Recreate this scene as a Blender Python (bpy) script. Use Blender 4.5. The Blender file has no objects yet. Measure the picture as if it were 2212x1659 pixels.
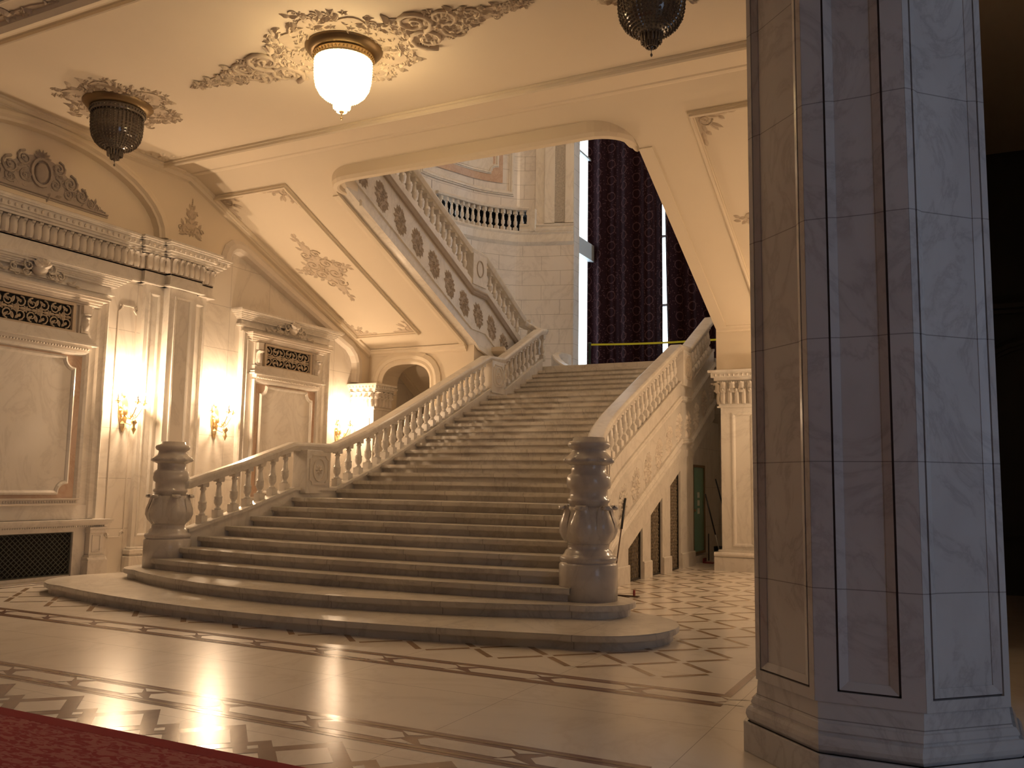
import bpy, bmesh, math, random
from math import sin, cos, pi, sqrt, atan2, hypot, radians
from mathutils import Vector, Matrix
random.seed(7)
scn = bpy.context.scene
COL = scn.collection

# ------------------------------------------------------------------ camera
F_PX, YAW, PITCH, ROLL = 1921.82, 0.469370415, 0.112588395, 0.0155441665
def cam_matrix():
    cy, sy, cp, sp = cos(YAW), sin(YAW), cos(PITCH), sin(PITCH)
    f = Vector((-sy*cp, cy*cp, sp)); r = Vector((cy, sy, 0)); u = r.cross(f)
    r2 = r*cos(ROLL) + u*sin(ROLL); u2 = u*cos(ROLL) - r*sin(ROLL)
    m = Matrix((( r2.x, u2.x, -f.x, 0), (r2.y, u2.y, -f.y, 0), (r2.z, u2.z, -f.z, 1.6), (0, 0, 0, 1)))
    return m
cd = bpy.data.cameras.new('camera'); cam = bpy.data.objects.new('camera', cd); COL.objects.link(cam)
cd.sensor_fit = 'HORIZONTAL'; cd.sensor_width = 36.0; cd.lens = F_PX/2212*36.0
cd.clip_start = 0.05; cd.clip_end = 300
cam.matrix_world = cam_matrix()
scn.camera = cam

# ------------------------------------------------------------------ world / exposure / daylight
scn.view_settings.view_transform = 'Standard'; scn.view_settings.look = 'None'
scn.view_settings.gamma = 1; scn.view_settings.use_curve_mapping = False
scn.view_settings.exposure = 0.0
w = bpy.data.worlds.new('overcast_sky'); scn.world = w; w.use_nodes = True
bg = w.node_tree.nodes['Background']; bg.inputs[0].default_value = (0.80, 0.92, 1.0, 1); bg.inputs[1].default_value = 4.0

WARM = (1.0, 0.70, 0.44)
def area(name, loc, rot, sx, sy, power, col, spread=pi):
    l = bpy.data.lights.new(name, 'AREA'); l.shape = 'RECTANGLE'; l.size = sx; l.size_y = sy
    l.energy = power; l.color = col; l.spread = spread
    o = bpy.data.objects.new(name, l); o.location = loc; o.rotation_euler = rot; COL.objects.link(o); return o
def point(name, loc, power, col, r=0.08, parent=None):
    l = bpy.data.lights.new(name, 'POINT'); l.energy = power; l.color = col; l.shadow_soft_size = r
    o = bpy.data.objects.new(name, l); o.location = loc; COL.objects.link(o)
    if parent: o.parent = parent
    return o
# daylight entering the stair hall between the curtain and the window jamb (window_1)
area('daylight_stair', (-7.6, 27.55, 8.5), (radians(-90), 0, 0), 6.2, 7.0, 40, (0.70, 0.84, 1.0))
P_SCONCE, P_CHAND, P_UPPER = 165, 40, 420

# ------------------------------------------------------------------ object helpers
def tag(o, label=None, cat=None, group=None, kind=None):
    if label: o['label'] = label
    if cat: o['category'] = cat
    if group: o['group'] = group
    if kind: o['kind'] = kind
    return o
def empty(name, loc, label, cat, group=None, rz=0):
    o = bpy.data.objects.new(name, None); o.location = loc; o.rotation_euler = (0, 0, rz)
    o.empty_display_size = 0.2; COL.objects.link(o); return tag(o, label, cat, group)
def copy_tree(o, parent=None):
    c = o.copy(); COL.objects.link(c); c.parent = parent
    for ch in [x for x in o.children]: copy_tree(ch, c)
    return c

class MB:
    def __init__(s): s.v = []; s.f = []; s.m = []; s.sm = []
    def add(s, vs, fs, mi=0, smooth=False):
        b = len(s.v); s.v += [tuple(p) for p in vs]
        for f in fs: s.f.append(tuple(b+i for i in f)); s.m.append(mi); s.sm.append(smooth)
        return s
    def box(s, x0, x1, y0, y1, z0, z1, mi=0):
        v = [(x0,y0,z0),(x1,y0,z0),(x1,y1,z0),(x0,y1,z0),(x0,y0,z1),(x1,y0,z1),(x1,y1,z1),(x0,y1,z1)]
        return s.add(v, [(0,3,2,1),(4,5,6,7),(0,1,5,4),(1,2,6,5),(2,3,7,6),(3,0,4,7)], mi)
    def prism(s, poly, fn, a, b, mi=0):           # fn(u,v,h) -> xyz
        n = len(poly); vs = [fn(p[0], p[1], a) for p in poly] + [fn(p[0], p[1], b) for p in poly]
        fs = [tuple(range(n)), tuple(range(2*n-1, n-1, -1))] + [(i, (i+1) % n, n+(i+1) % n, n+i) for i in range(n)]
        return s.add(vs, fs, mi)
    def lathe(s, prof, c=(0,0,0), seg=24, mi=0, smooth=True, rmod=None, cap=True):
        n = len(prof); vs = []
        for (r, z) in prof:
            for k in range(seg):
                a = 2*pi*k/seg; rr = r*(rmod(a, z) if rmod else 1)
                vs.append((c[0]+rr*cos(a), c[1]+rr*sin(a), c[2]+z))
        fs = []
        for i in range(n-1):
            for k in range(seg):
                k2 = (k+1) % seg; fs.append((i*seg+k, i*seg+k2, (i+1)*seg+k2, (i+1)*seg+k))
        s.add(vs, fs, mi, smooth)
        if cap:
            b = len(s.v)-n*seg
            s.f.append(tuple(b+k for k in range(seg-1, -1, -1))); s.m.append(mi); s.sm.append(False)
            s.f.append(tuple(b+(n-1)*seg+k for k in range(seg))); s.m.append(mi); s.sm.append(False)
        return s
    def tube(s, path, r, seg=6, mi=0, smooth=True, closed=False):
        P = [Vector(p) for p in path]; n = len(P); vs = []
        up = Vector((0,0,1))
        for i, p in enumerate(P):
            if closed: t = P[(i+1) % n]-P[i-1]
            else: t = P[min(i+1,n-1)]-P[max(i-1,0)]
            if t.length < 1e-9: t = Vector((0,0,1))
            t.normalize(); a = up if abs(t.dot(up)) < .95 else Vector((1,0,0))
            x = t.cross(a).normalized(); y = t.cross(x)
            ri = r[i] if isinstance(r, (list, tuple)) else r
            for k in range(seg):
                q = 2*pi*k/seg; vs.append(p+x*(ri*cos(q))+y*(ri*sin(q)))
        fs = []
        for i in range(n if closed else n-1):
            j = (i+1) % n
            for k in range(seg):
                k2 = (k+1) % seg; fs.append((i*seg+k, i*seg+k2, j*seg+k2, j*seg+k))
        if not closed: fs += [tuple(range(seg-1,-1,-1)), tuple((n-1)*seg+k for k in range(seg))]
        return s.add(vs, fs, mi, smooth)
    def blob(s, c, rx, ry, rz, mi=0, su=8, sv=5, rot=None):
        vs = []; fs = []
        for j in range(sv+1):
            t = pi*j/sv
            for i in range(su):
                a = 2*pi*i/su; p = Vector((rx*sin(t)*cos(a), ry*sin(t)*sin(a), rz*cos(t)))
                if rot: p = rot @ p
                vs.append(Vector(c)+p)
        for j in range(sv):
            for i in range(su):
                i2 = (i+1) % su; fs.append((j*su+i, (j+1)*su+i, (j+1)*su+i2, j*su+i2))
        return s.add(vs, fs, mi, True)
    def sweep2(s, path, prof, fn, closed=False, mi=0, smooth=False):
        # path (u,v) in a plane, prof (offset to the left of travel, height); mitred
        n = len(path); m = len(prof); vs = []
        for i in range(n):
            p = path[i]
            a = path[i-1] if (i > 0 or closed) else None
            b = path[(i+1) % n] if (i < n-1 or closed) else None
            def nrm(p0, p1):
                dx, dy = p1[0]-p0[0], p1[1]-p0[1]; l = hypot(dx, dy) or 1; return (-dy/l, dx/l)
            n1 = nrm(a, p) if a is not None else None; n2 = nrm(p, b) if b is not None else None
            if n1 is None: nn = n2; k = 1
            elif n2 is None: nn = n1; k = 1
            else:
                sx, sy = n1[0]+n2[0], n1[1]+n2[1]; l = hypot(sx, sy) or 1
                nn = (sx/l, sy/l); k = 1/max(.35, nn[0]*n1[0]+nn[1]*n1[1])
            for (o, h) in prof: vs.append(fn(p[0]+nn[0]*o*k, p[1]+nn[1]*o*k, h))
        fs = []
        for i in range(n if closed else n-1):
            j = (i+1) % n
            for k in range(m-1): fs.append((i*m+k, i*m+k+1, j*m+k+1, j*m+k))
        if not closed: fs += [tuple(range(m)), tuple((n-1)*m+k for k in range(m-1, -1, -1))]
        return s.add(vs, fs, mi, smooth)
    def sweep3(s, path, prof, mi=0, smooth=False, closed=True):
        # path xyz, prof (lateral, up): vertical cross-section, closed profile
        P = [Vector(p) for p in path]; n = len(P); m = len(prof); vs = []
        for i in range(n):
            ds = []
            if i > 0: d = P[i]-P[i-1]; ds.append(Vector((-d.y, d.x, 0)).normalized())
            if i < n-1: d = P[i+1]-P[i]; ds.append(Vector((-d.y, d.x, 0)).normalized())
            nn = sum(ds, Vector((0,0,0))).normalized(); k = 1/max(.4, nn.dot(ds[0]))
            for (a, b) in prof: vs.append(P[i]+nn*(a*k)+Vector((0,0,b)))
        fs = []
        mm = m if closed else m-1
        for i in range(n-1):
            for k in range(mm):
                k2 = (k+1) % m; fs.append((i*m+k, i*m+k2, (i+1)*m+k2, (i+1)*m+k))
        if closed: fs += [tuple(range(m-1,-1,-1)), tuple((n-1)*m+k for k in range(m))]
        return s.add(vs, fs, mi, smooth)
    def build(s, name, mats, parent=None, label=None, cat=None, group=None, kind=None, bevel=0):
        me = bpy.data.meshes.new(name); me.from_pydata([tuple(v) for v in s.v], [], s.f)
        if not isinstance(mats, (list, tuple)): mats = [mats]
        for m in mats: me.materials.append(m)
        me.polygons.foreach_set('material_index', s.m); me.polygons.foreach_set('use_smooth', s.sm)
        bm = bmesh.new(); bm.from_mesh(me); bmesh.ops.recalc_face_normals(bm, faces=bm.faces[:]); bm.to_mesh(me); bm.free()
        me.update()
        o = bpy.data.objects.new(name, me); COL.objects.link(o)
        if parent: o.parent = parent
        if bevel:
            b = o.modifiers.new('bevel', 'BEVEL'); b.width = bevel; b.segments = 2; b.limit_method = 'ANGLE'
        return tag(o, label, cat, group, kind)

# ------------------------------------------------------------------ materials
def newmat(name):
    m = bpy.data.materials.new(name); m.use_nodes = True; nt = m.node_tree
    return m, nt, nt.nodes['Principled BSDF']
def N(nt, t, **kw):
    n = nt.nodes.new(t)
    for k, v in kw.items():
        if k.startswith('i_'): n.inputs[int(k[2:])].default_value = v
        else: setattr(n, k, v)
    return n
def mth(nt, op, a, b=None, c=None):
    n = nt.nodes.new('ShaderNodeMath'); n.operation = op
    for i, x in enumerate((a, b, c)):
        if x is None: continue
        if isinstance(x, (int, float)): n.inputs[i].default_value = x
        else: nt.links.new(x, n.inputs[i])
    return n.outputs[0]
def mixc(nt, fac, a, b):
    n = nt.nodes.new('ShaderNodeMix'); n.data_type = 'RGBA'
    if isinstance(fac, (int, float)): n.inputs[0].default_value = fac
    else: nt.links.new(fac, n.inputs[0])
    for i, x in ((6, a), (7, b)):
        if isinstance(x, tuple): n.inputs[i].default_value = x if len(x) == 4 else (*x, 1)
        else: nt.links.new(x, n.inputs[i])
    return n.outputs[2]
def marble(name, base, vein, rough=.25, scale=1.0, vstr=.55, joints=None, rot=(.3,.5,.6)):
    m, nt, b = newmat(name)
    tc = N(nt, 'ShaderNodeTexCoord'); mp = N(nt, 'ShaderNodeMapping'); mp.inputs['Rotation'].default_value = rot
    mp.inputs['Scale'].default_value = (scale, scale, scale*.7); nt.links.new(tc.outputs['Object'], mp.inputs[0])
    nz = N(nt, 'ShaderNodeTexNoise'); nz.inputs['Scale'].default_value = 1.1; nz.inputs['Detail'].default_value = 7
    nz.inputs['Roughness'].default_value = .62; nz.inputs['Distortion'].default_value = 1.6; nt.links.new(mp.outputs[0], nz.inputs[0])
    v = mth(nt, 'ABSOLUTE', mth(nt, 'SUBTRACT', nz.outputs[0], .5))
    v = mth(nt, 'SUBTRACT', 1.0, mth(nt, 'MINIMUM', mth(nt, 'MULTIPLY', v, 14.0), 1.0))     # thin veins
    v = mth(nt, 'MULTIPLY', v, v)
    nz2 = N(nt, 'ShaderNodeTexNoise'); nz2.inputs['Scale'].default_value = .8*scale; nz2.inputs['Detail'].default_value = 5
    nt.links.new(mp.outputs[0], nz2.inputs[0])
    cl = N(nt, 'ShaderNodeMapRange'); cl.inputs[1].default_value = .45; cl.inputs[2].default_value = .75; nt.links.new(nz2.outputs[0], cl.inputs[0])
    f = mth(nt, 'ADD', mth(nt, 'MULTIPLY', v, vstr*.55), mth(nt, 'MULTIPLY', cl.outputs[0], vstr*.55))
    c = mixc(nt, mth(nt, 'MINIMUM', f, 1.0), base, vein)
    if joints:
        sx = N(nt, 'ShaderNodeSeparateXYZ'); nt.links.new(tc.outputs['Object'], sx.inputs[0])
        jm = None
        for ax, per, off, wd, *rest in joints:
            q = sx.outputs[ax]
            if rest:   # stagger by another axis
                q = mth(nt, 'ADD', q, mth(nt, 'MULTIPLY', mth(nt, 'FLOOR', mth(nt, 'DIVIDE', mth(nt, 'ADD', sx.outputs[rest[0]], rest[3] if len(rest) > 3 else 0.0), rest[1])), rest[2]))
            r = mth(nt, 'FRACT', mth(nt, 'DIVIDE', mth(nt, 'ADD', q, off), per))
            l = mth(nt, 'LESS_THAN', r, wd/per)
            jm = l if jm is None else mth(nt, 'MAXIMUM', jm, l)
        c = mixc(nt, mth(nt, 'MULTIPLY', jm, .6), c, (vein[0]*.35, vein[1]*.33, vein[2]*.32))
    nt.links.new(c, b.inputs['Base Color']); b.inputs['Roughness'].default_value = rough
    return m
def plain(name, col, rough=.6, metal=0.0, noise=0.0, nscale=6, bump=0, emit=None, estr=0, spec=None):
    m, nt, b = newmat(name)
    if noise:
        tc = N(nt, 'ShaderNodeTexCoord'); nz = N(nt, 'ShaderNodeTexNoise'); nz.inputs['Scale'].default_value = nscale; nz.inputs['Detail'].default_value = 4
        nt.links.new(tc.outputs['Object'], nz.inputs[0])
        c = mixc(nt, nz.outputs[0], tuple(x*(1-noise) for x in col), tuple(min(1, x*(1+noise)) for x in col))
        nt.links.new(c, b.inputs['Base Color'])
        if bump:
            bp = N(nt, 'ShaderNodeBump'); bp.inputs['Strength'].default_value = bump; nt.links.new(nz.outputs[0], bp.inputs['Height']); nt.links.new(bp.outputs[0], b.inputs['Normal'])
    else: b.inputs['Base Color'].default_value = (*col, 1)
    b.inputs['Roughness'].default_value = rough; b.inputs['Metallic'].default_value = metal
    if spec is not None: b.inputs['Specular IOR Level'].default_value = spec
    if emit: b.inputs['Emission Color'].default_value = (*emit, 1); b.inputs['Emission Strength'].default_value = estr
    return m
CREAM = (.74, .69, .62); GREY = (.42, .37, .33)
M = {}
M['floor'] = marble('polished_cream_marble', (.78,.72,.64), (.50,.42,.35), .24, .55, .40, joints=[(1,1.60,.25,.006),(0,.785*2,0,.005)])
M['inlay'] = marble('brown_inlay_marble', (.26,.155,.125), (.16,.09,.075), .16, 1.5, .4)
M['inlay2'] = marble('ochre_inlay_marble', (.36,.245,.155), (.27,.17,.10), .18, 1.5, .4)
M['wall'] = marble('wall_marble', (.72,.66,.58), (.47,.41,.35), .28, .8, .55, joints=[(2,.86,.12,.007),(1,1.12,.3,.007)])
M['wallx'] = marble('apse_marble', (.72,.67,.62), (.47,.43,.40), .3, .8, .6, joints=[(2,.47,.12,.012),(0,1.15,.3,.010,2,.47,.57,.12)])
M['marb'] = marble('white_marble', CREAM, GREY, .26, 1.1, .45)
M['step'] = marble('step_marble', (.68,.63,.56), (.36,.32,.28), .30, 1.3, .65, joints=[(0,1.35,.2,.008,2,.148,.43,-.004)])
M['newel'] = marble('newel_marble', (.60,.55,.50), (.40,.36,.33), .18, 1.8, .5)
M['column'] = marble('column_marble', (.62,.60,.60), (.36,.33,.34), .17, 1.5, .75, joints=[(2,.705,.36,.006)], rot=(.9,.2,.5))
M['groove'] = plain('dark_joint_filler', (.10,.075,.07), .5)
M['pink'] = marble('rose_marble', (.58,.42,.32), (.42,.26,.18), .25, 2.0, .7)
M['plaster'] = plain('cream_plaster', (.74,.64,.50), .75, noise=.02, nscale=2)
M['orn'] = plain('dusty_stucco', (.56,.46,.35), .85, noise=.12, nscale=9)
M['ornl'] = plain('pale_carved_marble', (.68,.61,.53), .5, noise=.06, nscale=12)
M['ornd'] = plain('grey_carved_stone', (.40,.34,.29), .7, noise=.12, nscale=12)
M['black'] = plain('painted_recess_shade', (.012,.011,.010), .8)  # flat near-black painted for the shade inside recesses and behind grilles
M['bronze'] = plain('dark_bronze', (.055,.05,.045), .45, metal=.6)
M['gold'] = plain('gilt_brass', (.78,.60,.34), .35, metal=1.0)
M['oldgold'] = plain('dull_brass', (.28,.20,.11), .4, metal=.9)
M['glassd'] = plain('unlit_crystal', (.13,.10,.075), .12, noise=.5, nscale=60, spec=.9)
M['glasslit'] = plain('lit_crystal', (.9,.8,.5), .15, emit=(1.0,.74,.36), estr=5.5)
M['bulb'] = plain('lit_lamp_glass', (1,.9,.7), .3, emit=(1.0,.80,.48), estr=9)
M['flame'] = plain('candle_bulb', (1,.9,.7), .3, emit=(1.0,.78,.45), estr=60)
M['candle'] = plain('ivory_candle', (.85,.8,.68), .4)
M['tape'] = plain('yellow_belt', (.62,.66,.04), .5)
M['post'] = plain('dark_green_post', (.01,.035,.03), .4)
M['steel'] = plain('steel', (.5,.5,.5), .3, metal=.9)
M['redp'] = plain('red_plastic', (.20,.015,.02), .4)
M['bluep'] = plain('black_plastic', (.012,.014,.02), .35)
M['woodd'] = plain('dark_wood', (.06,.025,.015), .5)
M['paper'] = plain('white_paper', (.6,.65,.55), .7)
M['exit'] = plain('green_glass', (.12,.30,.22), .12, noise=.1, nscale=3)
M['frame'] = plain('pale_window_frame', (.55,.62,.68), .4)
def m_glass():
    m, nt, b = newmat('window_glass'); out = nt.nodes['Material Output']
    t = N(nt, 'ShaderNodeBsdfTransparent'); g = N(nt, 'ShaderNodeBsdfGlossy'); g.inputs['Roughness'].default_value = .02
    mx = N(nt, 'ShaderNodeMixShader'); mx.inputs[0].default_value = .06
    nt.links.new(t.outputs[0], mx.inputs[1]); nt.links.new(g.outputs[0], mx.inputs[2]); nt.links.new(mx.outputs[0], out.inputs[0]); return m
M['glow_pane'] = plain('self_lit_window_pane', (.7,.8,.9), .4, emit=(.55,.72,1.0), estr=1.35)  # emits its own bluish light in place of daylight through glass
M['glass'] = m_glass()
def m_curtain():
    m, nt, b = newmat('burgundy_brocade')
    tc = N(nt, 'ShaderNodeTexCoord'); sx = N(nt, 'ShaderNodeSeparateXYZ'); nt.links.new(tc.outputs['UV'], sx.inputs[0])
    U, V = sx.outputs[0], sx.outputs[1]
    def rings(du, dv):
        u = mth(nt, 'SUBTRACT', mth(nt, 'FRACT', mth(nt, 'ADD', mth(nt, 'DIVIDE', U, 1.02), du)), .5)
        v = mth(nt, 'SUBTRACT', mth(nt, 'FRACT', mth(nt, 'ADD', mth(nt, 'DIVIDE', V, .56), dv)), .5)
        r = mth(nt, 'SQRT', mth(nt, 'ADD', mth(nt, 'MULTIPLY', mth(nt, 'MULTIPLY', u, u), 3.2), mth(nt, 'MULTIPLY', mth(nt, 'MULTIPLY', v, v), .9)))
        ring = mth(nt, 'LESS_THAN', mth(nt, 'ABSOLUTE', mth(nt, 'SUBTRACT', r, .245)), .026)
        core = mth(nt, 'LESS_THAN', r, .17)
        return ring, core
    a, ca = rings(0, 0); b2, cb = rings(.5, .5)
    vo = N(nt, 'ShaderNodeTexVoronoi'); vo.inputs['Scale'].default_value = 13; nt.links.new(tc.outputs['UV'], vo.inputs[0])
    dots = mth(nt, 'MULTIPLY', mth(nt, 'LESS_THAN', vo.outputs[0], .27), mth(nt, 'SUBTRACT', 1.0, mth(nt, 'MAXIMUM', ca, cb)))
    k = mth(nt, 'MAXIMUM', mth(nt, 'MAXIMUM', a, b2), mth(nt, 'MULTIPLY', dots, .75))
    c = mixc(nt, k, (.012,.002,.0035), (.060,.028,.029))
    nt.links.new(c, b.inputs['Base Color']); b.inputs['Roughness'].default_value = .8; b.inputs['Specular IOR Level'].default_value = .12
    return m
M['curtain'] = m_curtain()
def m_carpet():
    m, nt, b = newmat('red_carpet_pile')
    tc = N(nt, 'ShaderNodeTexCoord'); mp = N(nt, 'ShaderNodeMapping'); mp.inputs['Scale'].default_value = (7, 16, 1); nt.links.new(tc.outputs['Object'], mp.inputs[0])
    nz = N(nt, 'ShaderNodeTexNoise'); nz.inputs['Scale'].default_value = 1.5; nz.inputs['Detail'].default_value = 3; nz.inputs['Distortion'].default_value = 1.2; nt.links.new(mp.outputs[0], nz.inputs[0])
    r = N(nt, 'ShaderNodeMapRange'); r.inputs[1].default_value = .47; r.inputs[2].default_value = .53; nt.links.new(nz.outputs[0], r.inputs[0])
    sx = N(nt, 'ShaderNodeSeparateXYZ'); nt.links.new(tc.outputs['Object'], sx.inputs[0])
    ln = mth(nt, 'LESS_THAN', mth(nt, 'FRACT', mth(nt, 'DIVIDE', mth(nt, 'ADD', sx.outputs[1], .06), .19)), .05)
    c = mixc(nt, r.outputs[0], (.30,.018,.030), (.42,.12,.11))
    c = mixc(nt, mth(nt, 'MULTIPLY', ln, .6), c, (.42,.12,.11))
    nt.links.new(c, b.inputs['Base Color']); b.inputs['Roughness'].default_value = .95
    bp = N(nt, 'ShaderNodeBump'); bp.inputs['Strength'].default_value = .3; nt.links.new(nz.outputs[0], bp.inputs['Height']); nt.links.new(bp.outputs[0], b.inputs['Normal'])
    return m
M['carpet'] = m_carpet()
M['carpetb'] = plain('carpet_border', (.30,.010,.016), .95, noise=.1, nscale=60)

# ------------------------------------------------------------------ ornament kit (u,v in plane, h = relief)
def scroll(mb, fn, u, v, R, a0, turns, flip=1, r=None, h0=0.0, mi=0):
    r = r or R*.17; n = max(8, int(10*turns)); path = []; rs = []
    for i in range(n+1):
        t = i/n; a = a0 + flip*2*pi*turns*t; rr = R*(1-t)**.8+R*.06
        path.append(fn(u+rr*cos(a), v+rr*sin(a), h0+r*.6)); rs.append(r*(1-.45*t))
    mb.tube(path, rs, 5, mi)
    mb.blob(fn(u, v, h0+r*.6), R*.17, R*.17, R*.17, mi, 6, 4)
def leaf(mb, fn, u, v, L, W, ang, h=None, h0=0.0, mi=0, curl=0.0):
    h = h or W*.5; n = 4; vs = []; c, s_ = cos(ang), sin(ang); fs = []
    for i in range(n+1):
        t = i/n; wd = W*.5*sin(pi*min(1, t*.92+.08))**.8; x = L*t; off = curl*L*t*t
        for k, sg in enumerate((-1, 0, 1)):
            y = sg*wd+off; hh = h*sin(pi*min(.95, t+.1)) if sg == 0 else 0
            vs.append(fn(u+x*c-y*s_, v+x*s_+y*c, h0+hh))
    for i in range(n):
        for k in range(2): a = i*3+k; fs.append((a, a+1, a+4, a+3))
    mb.add(vs, fs, mi, False)
def flower(mb, fn, u, v, R, h0=0.0, mi=0, n=6, rot=0):
    for k in range(n): leaf(mb, fn, u+cos(rot+2*pi*k/n)*R*.15, v+sin(rot+2*pi*k/n)*R*.15, R*.85, R*.55, rot+2*pi*k/n, R*.3, h0, mi)
    mb.blob(fn(u, v, h0+R*.15), R*.22, R*.22, R*.22, mi, 6, 4)
def cluster(mb, fn, shape, n, s0, s1, h0=0, mi=0, rnd=None):
    # shape(t1,t2) -> (u,v,scale) ; fills a region with leaves and small scrolls
    rnd = rnd or random
    for i in range(n):
        u, v, sc = shape(rnd.random(), rnd.random()); a = rnd.random()*2*pi; S = s0+(s1-s0)*rnd.random(); S *= sc
        q = rnd.random()
        if q < .55: leaf(mb, fn, u, v, S*1.5, S*.75, a, S*.45, h0, mi, rnd.uniform(-.3, .3))
        elif q < .85: scroll(mb, fn, u, v, S*.6, a, 1.1, rnd.choice((-1, 1)), None, h0, mi)
        else: flower(mb, fn, u, v, S*.6, h0, mi, 5, a)
def oval_rosette(m, fn, a, b, rnd):
    m.prism([(a*.86*cos(radians(t)), b*.86*sin(radians(t))) for t in range(0, 360, 20)], fn, -.01, .008)
    for k in range(14): t = 2*pi*k/14; leaf(m, fn, a*.55*cos(t), b*.55*sin(t), .13, .075, atan2(b*sin(t), a*cos(t))+rnd.uniform(-.5, .5), .04)
    for s in (-1, 1):
        for t in (-1, 1): scroll(m, fn, s*a*.45, t*b*.45, .065, rnd.random()*6, 1.2, s*t, .014)
    for k in range(12): t = rnd.random()*6.28; r = rnd.random()*.7; leaf(m, fn, a*r*cos(t), b*r*sin(t), .10, .05, rnd.random()*6.28, .035)
    flower(m, fn, 0, 0, .085, .01, 0, 7)
def egg_row(mb, fn, u0, u1, v, r, step, mi=0, h0=0.0):
    n = max(1, int(abs(u1-u0)/step)); 
    for i in range(n):
        u = u0+(u1-u0)*(i+.5)/n; mb.blob(fn(u, v, h0), r*.75, r*.75, r, mi, 6, 4)
def acanthus_row(mb, fn, u0, u1, v0, v1, step, mi=0, h=.05, h0=0.0):
    # upright leaves with rolled tips (as on the capitals and the frieze)
    n = max(1, round(abs(u1-u0)/step)); H = v1-v0
    for i in range(n):
        uc = u0+(u1-u0)*(i+.5)/n; W = abs(u1-u0)/n*.44
        rows = [(0,.75,.35),(.2,.95,.8),(.45,1.0,.75),(.7,.85,.55),(.85,.95,1.2),(.97,.8,1.9),(.93,.55,2.4),(.82,.35,2.3)]
        vs = []; fs = []
        for (t, wd, hh) in rows:
            for sg, kk in ((-1,-.6),(-.5,.95),(0,.55),(.5,.95),(1,-.6)): vs.append(fn(uc+sg*W*wd, v0+H*t, h0+h*(hh*.75+.9*kk)))
        for j in range(len(rows)-1):
            for k in range(4): a = j*5+k; fs.append((a, a+1, a+6, a+5))
        mb.add(vs, fs, mi, True)
def notched(u0, u1, v0, v1, r, n=5):
    # rectangle with concave quarter-round corners, counter-clockwise
    out = []
    for (cx, cy, a0) in ((u1, v0, 180), (u1, v1, 270), (u0, v1, 0), (u0, v0, 90)):
        pass
    def arc(cx, cy, a, b): return [(cx+r*cos(radians(a+(b-a)*i/n)), cy+r*sin(radians(a+(b-a)*i/n))) for i in range(n+1)]
    out += arc(u0, v0, 90, 0); out += arc(u1, v0, 180, 90); out += arc(u1, v1, 270, 180); out += arc(u0, v1, 360, 270)
    return out
def rect(u0, u1, v0, v1): return [(u0,v0),(u1,v0),(u1,v1),(u0,v1)]
MOLD = lambda w, h: [(-w/2,0),(-w/2,h*.5),(-w*.3,h*.55),(-w*.25,h*.95),(0,h),(w*.25,h*.8),(w*.3,h*.4),(w/2,h*.35),(w/2,0)]

# ------------------------------------------------------------------ key dimensions
XA = -7.33                       # stair axis
XW = -13.05; XR = -1.55          # hall side walls
ZC = 7.35; SL = (4.80-7.35)/(17.72-11.82)
YH = 17.75
H = .148
def sofz(y): return ZC + SL*(y-11.82) if y > 11.82 else ZC
YK = dict(zip(range(3, 13), (9.47,9.80,10.17,10.55,10.93,11.30,11.65,12.45,12.78,13.11)))
YK.update({k: 13.11+.3575*(k-12) for k in range(13, 25)}); YK.update({k: 18.38+.33*(k-25) for k in range(25, 32)})
WK = [(9.4,3.08),(10,2.98),(10.6,2.86),(11.2,2.72),(11.8,2.53),(12.4,2.31),(13.0,2.16),(13.6,2.09),(14.2,2.08)]
def wid(y):
    f = lambda q: interp(WK, q)
    return (f(y-.25)+2*f(y)+f(y+.25))/4
def extra(y): return .20*max(0, min(1, (10.75-y)/.75))
def interp(kn, y):
    if y <= kn[0][0]: return kn[0][1]
    for (a, za), (b, zb) in zip(kn, kn[1:]):
        if y <= b: return za+(zb-za)*(y-a)/(b-a)
    return kn[-1][1]
RAIL = [(9.7,1.61),(10.0,1.61),(11.65,2.25),(12.40,2.25),(17.45,4.48),(18.15,4.52),(20.2,5.53),(20.6,5.6)]
RET = [(12.05,9.52),(17.5,7.05),(18.15,7.03),(20.45,5.86),(20.8,5.75)]
fL = lambda u, v, h: (XW+h, u, v)                 # left wall plane, u = y, v = z
fH = lambda u, v, h: (u, YH-h, v)                 # header plane facing the hall
fC = lambda u, v, h: (u, v, ZC-h)                 # ceiling
_sn = Vector((0, SL, -1)).normalized()
fS = lambda u, v, h: (u, v+_sn.y*h, sofz(v)+_sn.z*h)   # sloping soffits
S_ = 'structure'

# ================================================================== FLOOR
mb = MB()
mb.add([(-22,-9,0),(12,-9,0),(12,23,0),(-22,23,0)], [(0,1,2,3)], 0)
e1, e2 = .0012, .0022
def poly(p, mi, z): mb.add([(x, y, z) for x, y in p], [tuple(range(len(p)))], mi)
PIT = .7865; X0 = -2.385
for yc in (4.925, 6.95):
    hw = .205
    poly(rect(-20, -1.66, yc-hw, yc+hw), 1, e1)
    for sg in (-1, 1): poly(rect(-20, -1.66, yc+sg*.15-.014, yc+sg*.15+.014), 2, e2)
    for i in range(-1, 22):
        xc = X0-PIT*(i+.5)
        poly([(xc-.345,yc),(xc-.27,yc-.085),(xc+.27,yc-.085),(xc+.345,yc),(xc+.27,yc+.085),(xc-.27,yc+.085)], 0, e2)
        x = X0-PIT*i
        for sg in (-1, 1): poly([(x-.05,yc+sg*.045),(x-.14,yc+sg*.115),(x+.10,yc+sg*.115)], 0, e2)
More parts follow.
